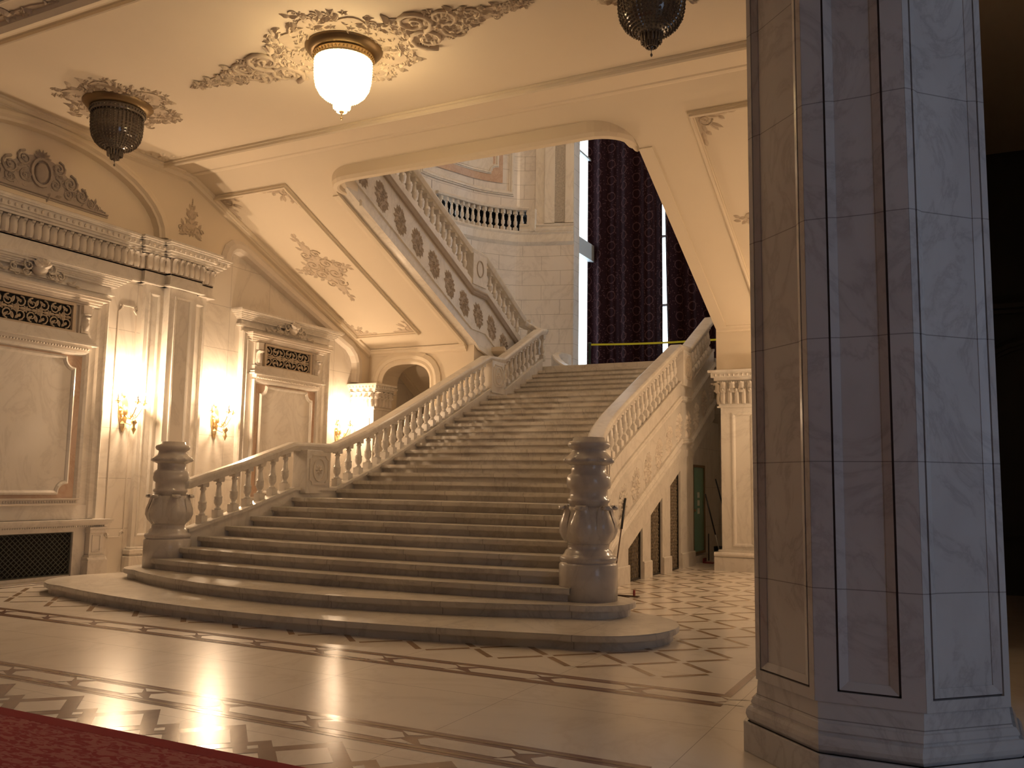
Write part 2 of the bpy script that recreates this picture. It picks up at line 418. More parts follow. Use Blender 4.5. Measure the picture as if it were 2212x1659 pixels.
# border running away beside the right hand arcade
poly(rect(-1.73, -1.66, 7.15, 17.5), 1, e1); poly(rect(-1.52, -1.45, 7.15, 17.5), 1, e1)
poly(rect(-12.45, -12.40, 7.2, 17.5), 1, e1); poly(rect(-12.66, -12.61, 7.2, 17.5), 1, e1)
for i in range(13):
    y = 7.4+i*.79; poly([(-12.66,y),(-12.60,y),(-12.42,y+.2),(-12.48,y+.2)], 1, e1)
# diamond lattice around the stair
def strip(x0, y0, x1, y1, wd, mi, z):
    dx, dy = x1-x0, y1-y0; l = hypot(dx, dy); nx, ny = -dy/l*wd/2, dx/l*wd/2
    poly([(x0+nx,y0+ny),(x0-nx,y0-ny),(x1-nx,y1-ny),(x1+nx,y1+ny)], mi, z)
hx, hy = .3932, .382
for i in range(-1, 26):
    for j in range(0, 27):
        if (i+j) % 2 == 0:
            x = X0-hx*i; y = 7.48+hy*j
            if x < -12.4: continue
            g = .10
            for sx_, sy_ in ((-1,1),(1,1)):
                x1_, y1_ = x+sx_*hx, y+sy_*hy
                if x1_ > -1.95 or x1_ < -12.4 or y1_ > 17.8: continue
                strip(x+sx_*hx*g, y+sy_*hy*g, x1_-sx_*hx*g, y1_-sy_*hy*g, .062, 2, e1)
# bold diamonds beside the carpet
for i in range(0, 24):
    x = -3.50-PIT*(i-3)
    if x > -1.7: continue
    for yc in (4.29,):
        p = lambda r: [(x,yc-r),(x+r,yc),(x,yc+r),(x-r,yc)]
        poly(p(.36), 1, e1); poly(p(.215), 0, e2)
        xc = x+PIT/2; q = lambda r: [(xc,yc-r),(xc+r,yc),(xc,yc+r),(xc-r,yc)]
        poly(q(.165), 1, e1+.0004); poly(q(.045), 0, e2)
mb.build('floor', [M['floor'], M['inlay'], M['inlay2']], kind=S_)

# carpet
cp = empty('carpet', (-8, 2.3, 0), 'deep red patterned carpet runner crossing the hall floor', 'carpet')
MB().box(-12, 12, -1.85, 1.68, 0.004, .016).build('pile', M['carpet'], cp)
MB().box(-12, 12, 1.68, 1.80, 0.004, .017).box(-12, 12, -1.97, -1.85, 0.004, .017).build('border', M['carpetb'], cp, label='plain crimson border band')

# ================================================================== CEILING, SOFFITS
mb = MB(); mb.box(XW-.4, XR+.4, 6.62, 11.82, ZC, ZC+.3)
mb.box(XR+.4, 12, 6.62, 16.7, 7.15, 7.6)
mb.build('ceiling', M['plaster'], kind=S_)
mb = MB(); mb.box(-22, 12, -9, 6.62, 7.12, 7.6)
mb.sweep2([(-22, 6.62), (12, 6.62)], [(0,0),(-.04,.0),(-.04,.26),(-.10,.33),(-.19,.36),(-.27,.33),(-.31,.26),(-.31,0)], lambda u, v, h: (u, v+.0, 7.39-h))
mb.sweep2([(-22, 6.02), (12, 6.02)], MOLD(.10, .05), lambda u, v, h: (u, v, 7.12-h))
mb.sweep2([(-22, 5.2), (12, 5.2)], MOLD(.10, .05), lambda u, v, h: (u, v, 7.12-h))
mb.build('ceiling_beam', M['plaster'], kind=S_)
for o in (bpy.data.objects['ceiling_beam'],): o.name = 'ceiling.001'
# sloping undersides of the two upper flights with the opening between them
OX0, OX1, OY = -10.19, -4.36, 12.22; RC = .62
def corner(cx, cy, a, b, r, n=8): return [(cx+r*cos(radians(a+(b-a)*i/n)), cy+r*sin(radians(a+(b-a)*i/n))) for i in range(n+1)]
outl = [(XW-.3,11.82),(XR+.3,11.82),(XR+.3,YH+.05),(OX1,YH+.05)] + corner(OX1-RC, OY+RC, 0, -90, RC) + corner(OX0+RC, OY+RC, 270, 180, RC) + [(OX0,YH+.05),(XW-.3,YH+.05)]
mb = MB(); fz = lambda u, v, h: (u, v, sofz(v)+h)
for pc in (rect(XW-.3, XR+.3, 11.82, OY), rect(XW-.3, OX0, OY, YH+.05), rect(OX1, XR+.3, OY, YH+.05)): mb.prism(pc, fz, 0, .22)
for cxx, a0, a1, ox in ((OX0+RC, 180, 270, OX0), (OX1-RC, 270, 360, OX1)):
    A_ = corner(cxx, OY+RC, a0, a1, RC)
    for p, q in zip(A_, A_[1:]): mb.prism([(ox, OY), p, q], fz, 0, .22)
# fold line between flat ceiling and slopes
mb.sweep2([(XW, 11.80),(XR, 11.80)], [(-.07,0),(-.05,.018),(0,.025),(.05,.018),(.07,0)], fC)
# edge bands beside the opening
mb.sweep2([(OX0-.06, 12.84),(OX0-.06, YH)], [(-.07,0),(-.07,.02),(0,.03),(.07,.02),(.07,0)], fS)
mb.sweep2([(OX1+.10, 12.9),(OX1+.10, YH)], [(-.11,0),(-.11,.02),(.11,.02),(.11,0)], fS)
mb.build('ceiling', M['plaster'], kind=S_)
# hanging rim at the front of the opening
yE = 11.82+(6.95-ZC)/SL+.35
rim = [(OX0, yE)] + corner(OX0+RC, OY+RC, 180, 270, RC) + corner(OX1-RC, OY+RC, -90, 0, RC) + [(OX1, yE)]
mb = MB(); mb.sweep3([(x, y, 6.93) for x, y in rim], [(0,.5),(0,.06),(.03,.0),(.10,-.02),(.14,.0),(.15,.06),(.19,.05),(.24,.08),(.26,.5)])
mb.build('trim_1', M['plaster'], kind=S_)
# panel mouldings on the slopes and flat ceiling
def thing_mold(name, mb, mat, label, cat, group=None): return mb.build(name, mat, None, label, cat, group)
mb = MB()
for (a, b) in ((-12.86, -11.12), (-3.40, -1.75)):
    mb.sweep2(rect(a, b, 12.42, 17.10), MOLD(.085, .085), fS, closed=True)
mb.build('trim_2', M['plaster'], kind=S_)
mb = MB(); mb.sweep2(rect(XW+.20, XR-.20, 6.9, 11.12), MOLD(.10, .10), fC, closed=True)
mb.build('trim_3', M['plaster'], kind=S_)

# ================================================================== WALLS
mb = MB(); mb.box(XW-.45, XW, -9, 21.6, 0, 8.2); mb.build('wall_left', M['wall'], kind=S_)
# plaster upper zone of the left wall: raised skin with lunette and sloping arch cut away
arc = [(8.88+2.38*cos(radians(t)), 5.98+1.20*sin(radians(t))) for t in range(0, 181, 9)]
path2 = [(12.74,5.85),(12.76,6.05),(12.84,6.25),(13.0,6.38),(13.2,6.41),(13.45,6.36),(13.75,6.24),(16.72,5.06),(17.05,4.94),(17.28,4.75),(17.40,4.52),(17.44,4.25),(17.40,3.95)]
sk = [(-9,5.85),(6.5,5.85)] + arc[::-1] + [(11.26,5.85)] + path2 + [(17.9,3.95),(17.9,4.78)] + [(12.0,7.3),(11.8,7.5),(-9,7.5)]
mb = MB(); mb.prism(sk, fL, 0, .10); mb.build('wall_left_upper', M['plaster'], kind=S_); bpy.data.objects['wall_left_upper'].name = 'wall_left.001'
mb = MB(); mb.prism(arc, fL, 0, .012)
mb.sweep2(arc, [(-.16,.10),(-.15,.14),(-.10,.15),(-.06,.19),(0,.20),(.04,.15),(.08,.14),(.10,.0)], fL, smooth=False)
mb.build('trim_4', M['plaster'], kind=S_)
mb = MB()
mb.sweep2(path2, [(.02,.10),(.02,.12),(-.06,.17),(-.16,.18),(-.22,.14),(-.24,.0)], fL)
mb.build('trim_5', M['ornl'], kind=S_)
# cornice between left wall and sloping soffit, and round the header
mb = MB(); cprof = [(0,.0),(.0,.30),(-.05,.30),(-.07,.24),(-.13,.22),(-.15,.14),(-.22,.12),(-.25,.0)]
mb.sweep2([(11.2,7.36),(11.82,7.36),(YH,sofz(YH)-.0)], cprof, lambda u, v, h: fL(u, v, h*.75))
mb.sweep2([(XW, 4.82),(OX0, 4.82)], [(0,0),(0,.14),(-.03,.14),(-.05,.09),(-.10,.08),(-.13,.03),(-.16,.03),(-.16,0)], fH)
mb.sweep2([(OX1, 4.85),(XR, 4.85)], [(0,0),(0,.12),(-.03,.12),(-.05,.07),(-.10,.06),(-.12,.02),(-.12,0)], fH)
mb.build('trim_6', M['plaster'], kind=S_)
# flat ceiling to left wall cove
mb = MB(); mb.sweep2([(-9,7.36),(11.6,7.36)], [(0,0),(0,.26),(-.04,.26),(-.06,.2),(-.12,.17),(-.16,.1)], fL); mb.build('trim_7', M['plaster'], kind=S_)
# header wall with arch on the left, plain panel on the right
aX, aR = -11.84, .78
ar = [(aX-aR, 3.2)] + [(aX+aR*(-1 if t > 90 else 1)*abs(cos(radians(t)))**.75, 3.93+.60*abs(sin(radians(t)))**.8) for t in range(180, -1, -12)] + [(aX+aR, 3.2)]
hd = [(XW-.3,3.2)] + ar + [(-10.0,3.2),(-10.0,4.9),(XW-.3,4.9)]
mb = MB(); mb.prism(hd, lambda u, v, h: (u, YH+h, v), 0, .75)
mb.box(XW-.1, aX-aR-.02, YH+.02, YH+.72, 0, 3.2)
mb.box(-10.55, -10.0, YH+.15, YH+.7, 0, 3.3)
mb.box(OX1-.02, XR+.4, YH, YH+.6, 3.85, 4.95); mb.box(-3.05, XR+.4, YH, YH+.6, 0, 3.9)
mb.build('wall_header', M['plaster'], kind=S_)
mb = MB(); mb.sweep2(ar, [(-.10,0),(-.10,.04),(-.04,.07),(.02,.05),(.03,-.2)][::-1], fH)
mb.sweep2(ar, [(.20,0),(.20,.05),(.10,.09),(.03,.07),(.0,0)], fH); mb.build('trim_8', M['plaster'], kind=S_)
# room beneath the landing: back wall and lower slope seen through the arch
mb = MB(); mb.box(XW-.3, XR+.4, 21.0, 21.4, 0, 4.44); mb.build('wall_back', M['wall'], kind=S_)
mb = MB(); mb.add([(XW,18.5,4.75),(-9.6,18.5,4.75),(-9.6,21,3.3),(XW,21,3.3),(XW,18.5,4.85),(-9.6,18.5,4.85),(-9.6,21,3.4),(XW,21,3.4)], [(0,1,2,3),(4,5,6,7),(0,1,5,4),(1,2,6,5),(2,3,7,6),(3,0,4,7)])
fU = lambda u, v, h: (u, v, 4.75-(v-18.5)*.58-h)
mb.sweep2(rect(XW+.25, -10.0, 18.75, 20.6), MOLD(.07,.05), fU, closed=True); mb.build('ceiling', M['plaster'], kind=S_)
mb = MB(); mb.prism([(-11.1+.5*cos(radians(t)), 19.6+.3*sin(radians(t))) for t in range(0,360,24)], fU, 0, .01); cluster(mb, fU, lambda a, b: (-11.1+.55*(a-.5)*2*(1-.5*abs(b-.5)), 19.6+.35*(b-.5)*2, 1), 26, .08, .16)
mb.build('stucco_ornament', M['orn'], label='leafy stucco spray on the slope seen through the small arch', cat='stucco ornament')
# right boundary of the hall (behind the near column), far corridor, outer shell
mb = MB(); mb.box(XR, XR+.5, 10.4, 21.4, 0, 7.4); mb.build('wall_right', M['wall'], kind=S_)
mb = MB(); mb.box(XR+.5, 12, 16.2, 16.6, 0, 7.2)
M['unlit_wall'] = plain('unlit_corridor_tone', (.05,.045,.045), .5)  # near-black colour stands in for the missing light in the corridor
fB = lambda u, v, h: (u, 16.2-h, v)
mb.sweep2([(-.2+0,0),(-.2,3.0)]+[(1.6+1.8*cos(radians(t)), 3.0+1.1*sin(radians(t))) for t in range(180,-1,-15)]+[(3.4,0)], MOLD(.25,.12), fB)
mb.sweep2([(-1,4.6),(12,4.6)], MOLD(.3,.2), fB); mb.sweep2([(-1,.9),(12,.9)], MOLD(.12,.08), fB)
mb.build('wall_corridor', M['unlit_wall'], kind=S_)
mb = MB(); mb.box(7.6, 8.0, -9, -1.4, 0, 7.2); mb.box(7.6, 8.0, 4.0, 16.6, 0, 7.2); mb.box(7.6, 8.0, -1.4, 4.0, 0, .8); mb.box(7.6, 8.0, -1.4, 4.0, 5.8, 7.2)
mb.build('wall_right', M['wall'], kind=S_)
mb = MB(); mb.box(-22, 12, -9.4, -9, 0, 7.6); mb.build('wall_front', M['wall'], kind=S_)
w2 = empty('window_2', (7.7, 1.3, .8), None, None); tag(w2, kind=S_)  # unseen window beside the viewer; its pane glows by itself onto the column
g = MB()
for y in (-1.4, .4, 2.2, 3.94): g.box(-.06, .06, y-1.3-.0, y-1.3+.06, 0, 5.0)
for z in (0, 2.4, 4.94): g.box(-.06, .06, -2.7, 2.7, z, z+.06)
g.build('frame', M['frame'], w2); MB().box(-.005, .005, -2.7, 2.7, .0, 5.0).build('pane', M['glow_pane'], w2)
MB().box(7.85, 8.0, -1.5, 4.1, .7, 5.9).build('wall_right', M['wall'], kind=S_)
MB().box(.95, 8.0, 7.5, 7.8, 0, 7.2).build('wall_light_block', M['wall'], kind=S_)  # unseen partition added to keep window light off the corridor end

# ================================================================== UPPER STAIR HALL (apse)
hp = [(-14.2,12.0),(-14.2,20.6),(-13.99,22.0),(-13.74,22.7),(-13.33,23.7),(-12.67,24.5),(-12.27,24.82),(-11.28,25.16),(-10.72,25.32)]
def catm(P, n=5):
    out = []
    for i in range(len(P)-1):
        p0 = P[max(i-1,0)]; p1 = P[i]; p2 = P[i+1]; p3 = P[min(i+2,len(P)-1)]
        for k in range(n):
            t = k/n; out.append(tuple(.5*((2*p1[j])+(-p0[j]+p2[j])*t+(2*p0[j]-5*p1[j]+4*p2[j]-p3[j])*t*t+(-p0[j]+3*p1[j]-3*p2[j]+p3[j])*t**3) for j in range(2)))
    return out+[P[-1]]
curve = [hp[0]] + catm(hp[1:])
mir = lambda P: [(2*-7.3-x, y) for x, y in P]
def wallsheet(mb, path, z0, z1, t, mi=0, ofs=0):
    mb.sweep3([(x, y, 0) for x, y in path], [(ofs, z0),(ofs, z1),(ofs+t, z1),(ofs+t, z0)], mi)
mb = MB()
BALC0, BALC1 = 9.62, 10.36
bal_i0 = next(i for i, p in enumerate(curve) if p[0] > -13.95 and p[1] > 21.5); bal_i1 = next(i for i, p in enumerate(curve) if p[0] > -12.12)
bal_path = curve[bal_i0:bal_i1+1]
for sgn, P in ((1, curve), (-1, mir(curve))):
    wallsheet(mb, P, 0.0 if False else 4.0, BALC0, .35*sgn)
    wallsheet(mb, P, BALC1, 15.6, .35*sgn)
    wallsheet(mb, P[:bal_i0+1], BALC0, BALC1, .35*sgn); wallsheet(mb, P[bal_i1:], BALC0, BALC1, .35*sgn)
    # jamb going back to the window
    a = P[-1]
jx = -10.72
for s2 in (1, -1):
    X = lambda x: x if s2 == 1 else -14.6-x
    mb.box(min(X(-11.1), X(-10.72)), max(X(-11.1), X(-10.72)), 25.3, 25.75, 4.0, 15.6)
    mb.box(min(X(-11.2), X(-10.9)), max(X(-11.2), X(-10.9)), 25.75, 27.9, 4.0, 5.25)
    mb.box(min(X(-11.2), X(-10.85)), max(X(-11.2), X(-10.85)), 27.6, 27.9, 4.0, 15.6)
mb.box(-14.4, -.2, 11.6, 12.0, 7.5, 15.6); mb.box(-11.2, -3.4, 27.75, 28.0, 4.0, 5.25); mb.box(-11.4, -3.2, 25.3, 28.0, 15.3, 15.6)
mb.build('wall_apse', M['wallx'], kind=S_)
mb = MB(); mb.box(-14.9, .3, 11.6, 28.2, 15.6, 15.9); mb.build('ceiling', M['plaster'], kind=S_)
mb = MB()
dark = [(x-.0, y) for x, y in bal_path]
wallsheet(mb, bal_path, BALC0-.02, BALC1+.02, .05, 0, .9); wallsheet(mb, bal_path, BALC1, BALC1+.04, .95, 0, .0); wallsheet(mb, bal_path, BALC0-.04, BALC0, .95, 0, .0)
mb.box(bal_path[-1][0]-.02, bal_path[-1][0]+.03, bal_path[-1][1], bal_path[-1][1]+1.1, BALC0, BALC1); mb.build('wall_gallery', M['black'], kind=S_)  # black lining paints the unlit depth behind the gallery balusters
# mouldings on the apse
mb = MB()
for P, s in ((curve, -1), (mir(curve), 1)):
    q = [(x, y, 0) for x, y in P]
    mb.sweep3(q, [(0,9.16),(0,9.62),(s*.12,9.62),(s*.14,9.56),(s*.10,9.50),(s*.10,9.26),(s*.05,9.2)])
    mb.sweep3(q[bal_i1-2:], [(0,BALC0+.0),(0,9.86),(s*.08,9.86),(s*.14,9.80),(s*.10,9.74),(s*.16,9.68),(s*.14,9.60)])
mb.build('trim_9', M['marb'], kind=S_)
# framed rose marble panels above the gallery
def along(path, lift):
    L = [0]
    for a, b in zip(path, path[1:]): L.append(L[-1]+hypot(b[0]-a[0], b[1]-a[1]))
    def fn(u, v, h):
        u = max(0, min(L[-1]-1e-6, u)); i = max(j for j in range(len(L)-1) if L[j] <= u)
        t = (u-L[i])/(L[i+1]-L[i]); a, b = path[i], path[i+1]; dx, dy = b[0]-a[0], b[1]-a[1]; l = hypot(dx, dy)
        return (a[0]+dx*t+dy/l*(h+lift), a[1]+dy*t-dx/l*(h+lift), v)
    return fn, L[-1]
fA, LA = along(curve[1:], 0)
def dense(p, n=10):
    out = []
    for a, b in zip(p, p[1:]+p[:1]): out += [(a[0]+(b[0]-a[0])*i/n, a[1]+(b[1]-a[1])*i/n) for i in range(n)]
    return out
gb = empty('balustrade', (-13, 24, 9.6), 'small curved gallery balustrade high on the stair hall wall', 'balustrade')
m1 = MB(); m1.sweep3([(x+13, y-24, .80) for x, y in bal_path], [(-.12,-.10),(.06,-.10),(.06,0),(-.12,0),(-.15,-.05)]); m1.build('handrail', M['marb'], gb)
m1 = MB(); m1.box(bal_path[-1][0]+13-.02, bal_path[-1][0]+13.26, bal_path[-1][1]-24-.12, bal_path[-1][1]-24+.1, 0, .72); m1.build('pedestal', M['marb'], gb)
GAL = (gb, bal_path)
pa = empty('wall_panel', (-13.4, 23.6, 10.8), 'rose and white marble framed panel above the curved gallery', 'wall panel')
def local(fn, o): return lambda u, v, h: tuple(a-b for a, b in zip(fn(u, v, h), o))
fAl = local(fA, (-13.4, 23.6, 10.8))
u1 = LA-2.05
m1 = MB(); m1.sweep2(dense(rect(u1-3.4, u1, 10.85, 13.0)), MOLD(.16,.10), fAl, closed=True); m1.build('outer_frame', M['marb'], pa)
m1 = MB()
for i in range(14):
    a, b = u1-3.1+i*.2, u1-3.1+(i+1)*.2
    m1.add([fAl(a,11.15,.03), fAl(b,11.15,.03), fAl(b,12.9,.03), fAl(a,12.9,.03)], [(0,1,2,3)])
m1.build('rose_field', M['pink'], pa)
m1 = MB(); m1.sweep2(dense(notched(u1-2.9, u1-.5, 11.45, 12.9, .25), 3), MOLD(.12,.09), fAl, closed=True)
for i in range(11):
    a, b = u1-2.85+i*.2, u1-2.85+(i+1)*.2
    m1.add([fAl(a,11.5,.05), fAl(b,11.5,.05), fAl(b,12.9,.05), fAl(a,12.9,.05)], [(0,1,2,3)])
m1.build('inner_frame', M['marb'], pa)
# pilaster strip with mosaic at the window side of the apse
ps = empty('pilaster', (-11.2, 25.1, 9.8), 'tall apse pilaster with grainy mosaic strip beside the stair window', 'pilaster')
fAp = local(fA, (-11.2, 25.1, 9.8))
m1 = MB(); ue = LA
for a, b, h in ((ue-1.25, ue-.95, .06), (ue-.95, ue-.62, .12), (ue-.28, ue-.01, .12)):
    m1.add([fAp(a,9.86,0), fAp(b,9.86,0), fAp(b,9.86,h), fAp(a,9.86,h), fAp(a,15.5,0), fAp(b,15.5,0), fAp(b,15.5,h), fAp(a,15.5,h)], [(0,1,2,3),(4,5,6,7),(0,3,7,4),(1,2,6,5),(2,3,7,6)])
m1.build('shaft', M['marb'], ps)
m1 = MB(); a, b = ue-.62, ue-.28; m1.add([fAp(a,9.9,.07), fAp(b,9.9,.07), fAp(b,15.5,.07), fAp(a,15.5,.07)], [(0,1,2,3)])
M['mosaic'] = plain('stone_mosaic', (.42,.38,.33), .6, noise=.5, nscale=26, bump=.2)
m1.build('mosaic_strip', M['mosaic'], ps)

# stair window: glazed side light and main glazing behind curtains
w1 = empty('window_1', (-7.3, 27.7, 5.25), None, None); tag(w1, kind=S_)
g = MB()
for x in (-3.55, -1.8, 0, 1.8, 3.5): g.box(x, x+.06, -.05, .05, 0, 10.1)
for z in (0, 2.2, 4.5, 7.2, 10.0): g.box(-3.5, 3.5, -.05, .05, z, z+.08)
g.build('frame', M['frame'], w1); MB().box(-3.5, 3.5, -.006, .006, 0, 10.1).build('pane', M['glass'], w1)
w3 = empty('window_3', (-10.95, 26.7, 5.25), None, None); tag(w3, kind=S_)
g = MB()
for y in (-.95, .9): g.box(-.04, .04, y, y+.05, 0, 10.1)
for z in (0, 3.95, 7.3, 10.0): g.box(-.05, .05, -.95, .95, z, z+.07)
g.box(-.02, .16, -.95, .95, 3.8, 4.35)
g.build('frame', M['frame'], w3); MB().box(-.006, .006, -.95, .95, 0, 10.1).build('pane', M['glass'], w3)
w4 = copy_tree(w3); w4.name = 'window_4'; w4.location.x = -3.65

def curtain(x0, x1, y, z0, z1, seed, name, label, flare=0):
    rnd = random.Random(seed); n = int((x1-x0)/.035); me = bpy.data.meshes.new('curtain')
    ph = [rnd.uniform(0, 6) for _ in range(4)]; vs = []; fs = []; uv = []
    L = 0; last = None; us = []
    for i in range(n+1):
        x = x0+(x1-x0)*i/n; d = .09*sin(x*7.5+ph[0])+.05*sin(x*13+ph[1])+.02*sin(x*29+ph[2])
        if last: L += hypot(x-last[0], d-last[1])
        last = (x, d); us.append((x, d, L))
    rows = 8
    for t in (0, .02):
        for j in range(rows+1):
            for (x, d, l) in us:
                z = z0+(z1-z0)*j/rows; k = (1-j/rows)
                vs.append((x-flare*k*k*(x1-x)/(x1-x0), y+t+d*(.8+.3*k), z)); uv.append((l*.95, z))
    nn = n+1; tot = (rows+1)*nn
    for b in (0, tot):
        for j in range(rows):
            for i in range(n): a = b+j*nn+i; fs.append((a, a+1, a+nn+1, a+nn))
    for j in range(rows):
        for i in (0, n): a = j*nn+i; fs.append((a, a+nn, a+nn+tot, a+tot))
    me.from_pydata(vs, [], fs); me.materials.append(M['curtain'])
    ul = me.uv_layers.new(name='UVMap')
    for p in me.polygons:
        p.use_smooth = True
        for li in p.loop_indices: ul.data[li].uv = uv[me.loops[li].vertex_index]
    o = bpy.data.objects.new(name, me); COL.objects.link(o); return tag(o, label, 'curtain')
curtain(-10.98, -8.43, 27.1, 4.62, 15.3, 3, 'curtain', 'long burgundy brocade curtain left of the narrow daylight gap')
curtain(-8.33, -3.9, 27.15, 4.62, 15.3, 5, 'curtain', 'burgundy brocade curtain right of the narrow daylight gap', flare=-.14)

# landing
# ================================================================== MAIN STAIR
st = empty('staircase', (XA, 8.5, 0), 'broad white marble staircase rising to the curtained window', 'staircase')
def arcpts(x0, y0, x1, y1, c, n=24):
    out = []
    for i in range(n+1):
        t = i/n; x = x0+(x1-x0)*t; out.append((x, (y0+(y1-y0)*t)-c*(1-(2*t-1)**2)))
    return out
def step(k, out_, back, name='step', lab=None):
    z0, z1 = (k-1)*H-(.01 if k > 1 else 0), k*H
    m = MB(); fn = lambda u, v, h: (u-XA, v-8.5, h)
    m.prism(out_(0.0) + back, fn, z0, z1-.078)
    # moulded nosing
    m.prism(out_(.012) + back, fn, z1-.078, z1-.066)
    o = out_(.052); m.prism(o + back, fn, z1-.066, z1-.056); o2 = out_(.062); m.prism(o2+back, fn, z1-.056, z1-.010); o3 = out_(.054); m.prism(o3+back, fn, z1-.010, z1)
    ob = m.build(name, M['step'], st)
    if lab: ob['label'] = lab
    return ob
def bottom_outline(halfw, yc, bow, ex, ey, er):
    def f(off):
        pts = []
        # left end circle then front arc then right end circle
        L = [(XA-ex+(er+off)*cos(radians(a)), ey+(er+off)*sin(radians(a))) for a in range(100, 271, 10)]
        fr = arcpts(XA-ex, ey-er-off, XA+ex, ey-er-off, bow)
        Rr = [(XA+ex+(er+off)*cos(radians(a)), ey+(er+off)*sin(radians(a))) for a in range(270, 441, 10)]
        return L+fr[1:-1]+Rr
    return f
step(1, bottom_outline(4.55, 7.7, .55, 3.66, 9.16, .90), [(XA+3.0,10.3),(XA-3.0,10.3)], lab='wide bowed bottom step with rounded ends')
step(2, bottom_outline(3.9, 8.4, .80, 3.40, 9.74, .50), [(XA+3.0,10.3),(XA-3.0,10.3)], lab='second step, its rounded ends carry the newel posts')
for k in range(3, 32):
    y = YK[k]; bow = .30*max(0, (20-k)/17)**.8; yb = YK.get(k+1, y+.4)+.25
    def ofn(off, y=y, bow=bow):
        ww = wid(y)+.06+extra(y); return arcpts(XA-ww, y-off, XA+ww, y-off, bow)
    w2_ = wid(yb)+.06
    step(k, ofn, [(XA+w2_, yb+.2),(XA-w2_, yb+.2)])
m = MB(); m.box(XW-XA+.02, XR-XA-.02, 20.60-8.5, 25.0-8.5, 4.45, 4.585); m.box(-3.3, 3.3, 25.0-8.5, 27.7-8.5, 4.45, 4.585)
m.box(-2.3, 2.3, 20.3-8.5, 20.7-8.5, 4.38, 4.585); m.build('landing', M['step'], st)
# solid core below the flight
m = MB(); cor = [(9.7,0),(20.6,0),(20.6,4.35),(12.2,1.2),(9.7,.25)]
m.prism(cor, lambda u, v, h: (h, u-8.5, v), -2.0, 2.0); m.build('core', M['marb'], st)

m = MB(); cpth = [(-8.80,20.42,4.60),(-9.0,20.55,4.70),(-9.22,20.75,4.84),(-9.42,21.05,5.0),(-9.52,21.5,5.12),(-9.55,22.2,5.15)]
m.sweep3([(x-XA, y-8.5, z) for x, y, z in cpth], [(-.10,-.55),(-.10,-.03),(-.08,0),(.08,0),(.10,-.03),(.10,-.55)]); m.build('curb', M['marb'], st)
# ---- baluster mesh
def baluster_mb(hh=.60, sl=.43):
    m = MB(); P = [(.040,.16),(.052,.17),(.056,.20),(.040,.22),(.034,.26),(.045,.29),(.062,.34),(.066,.40),(.060,.46),(.066,.48),(.066,.51),(.050,.53),(.046,.60),(.036,.74),(.034,.80),(.048,.82),(.048,.85),(.038,.87),(.042,.90)]
    m.lathe([(r, z*hh) for r, z in P], seg=12)
    for z0, z1, s in ((-.07, .17, .062), (.89, 1.10, .060)):
        m.box(-s, s, -s, s, z0*hh, z1*hh)
    return m
bal_mesh = None
def put_baluster(parent, x, y, z):
    global bal_mesh
    if bal_mesh is None:
        o = baluster_mb().build('baluster', M['marb'], parent); bal_mesh = o.data
    else:
        o = bpy.data.objects.new('baluster', bal_mesh); COL.objects.link(o); o.parent = parent
    pl = parent.location; o.location = (x-pl.x, y-pl.y, z-pl.z); return o
RAILP = [(-.13,-.10),(-.11,-.15),(.11,-.15),(.13,-.10),(.145,-.06),(.145,-.03),(.11,0),(-.11,0),(-.145,-.03),(-.145,-.06)]
def planx(s, y, off=.12): return XA+s*(wid(y)+off+extra(y))
OUT = .20
def ys_between(a, b, extra=(), n=40):
    L = sorted(set([a, b]+[a+(b-a)*i/n for i in range(n+1)]+[e for e in extra if a < e < b])); return L
def sub(p, o): return (p[0]-o[0], p[1]-o[1], p[2]-o[2])

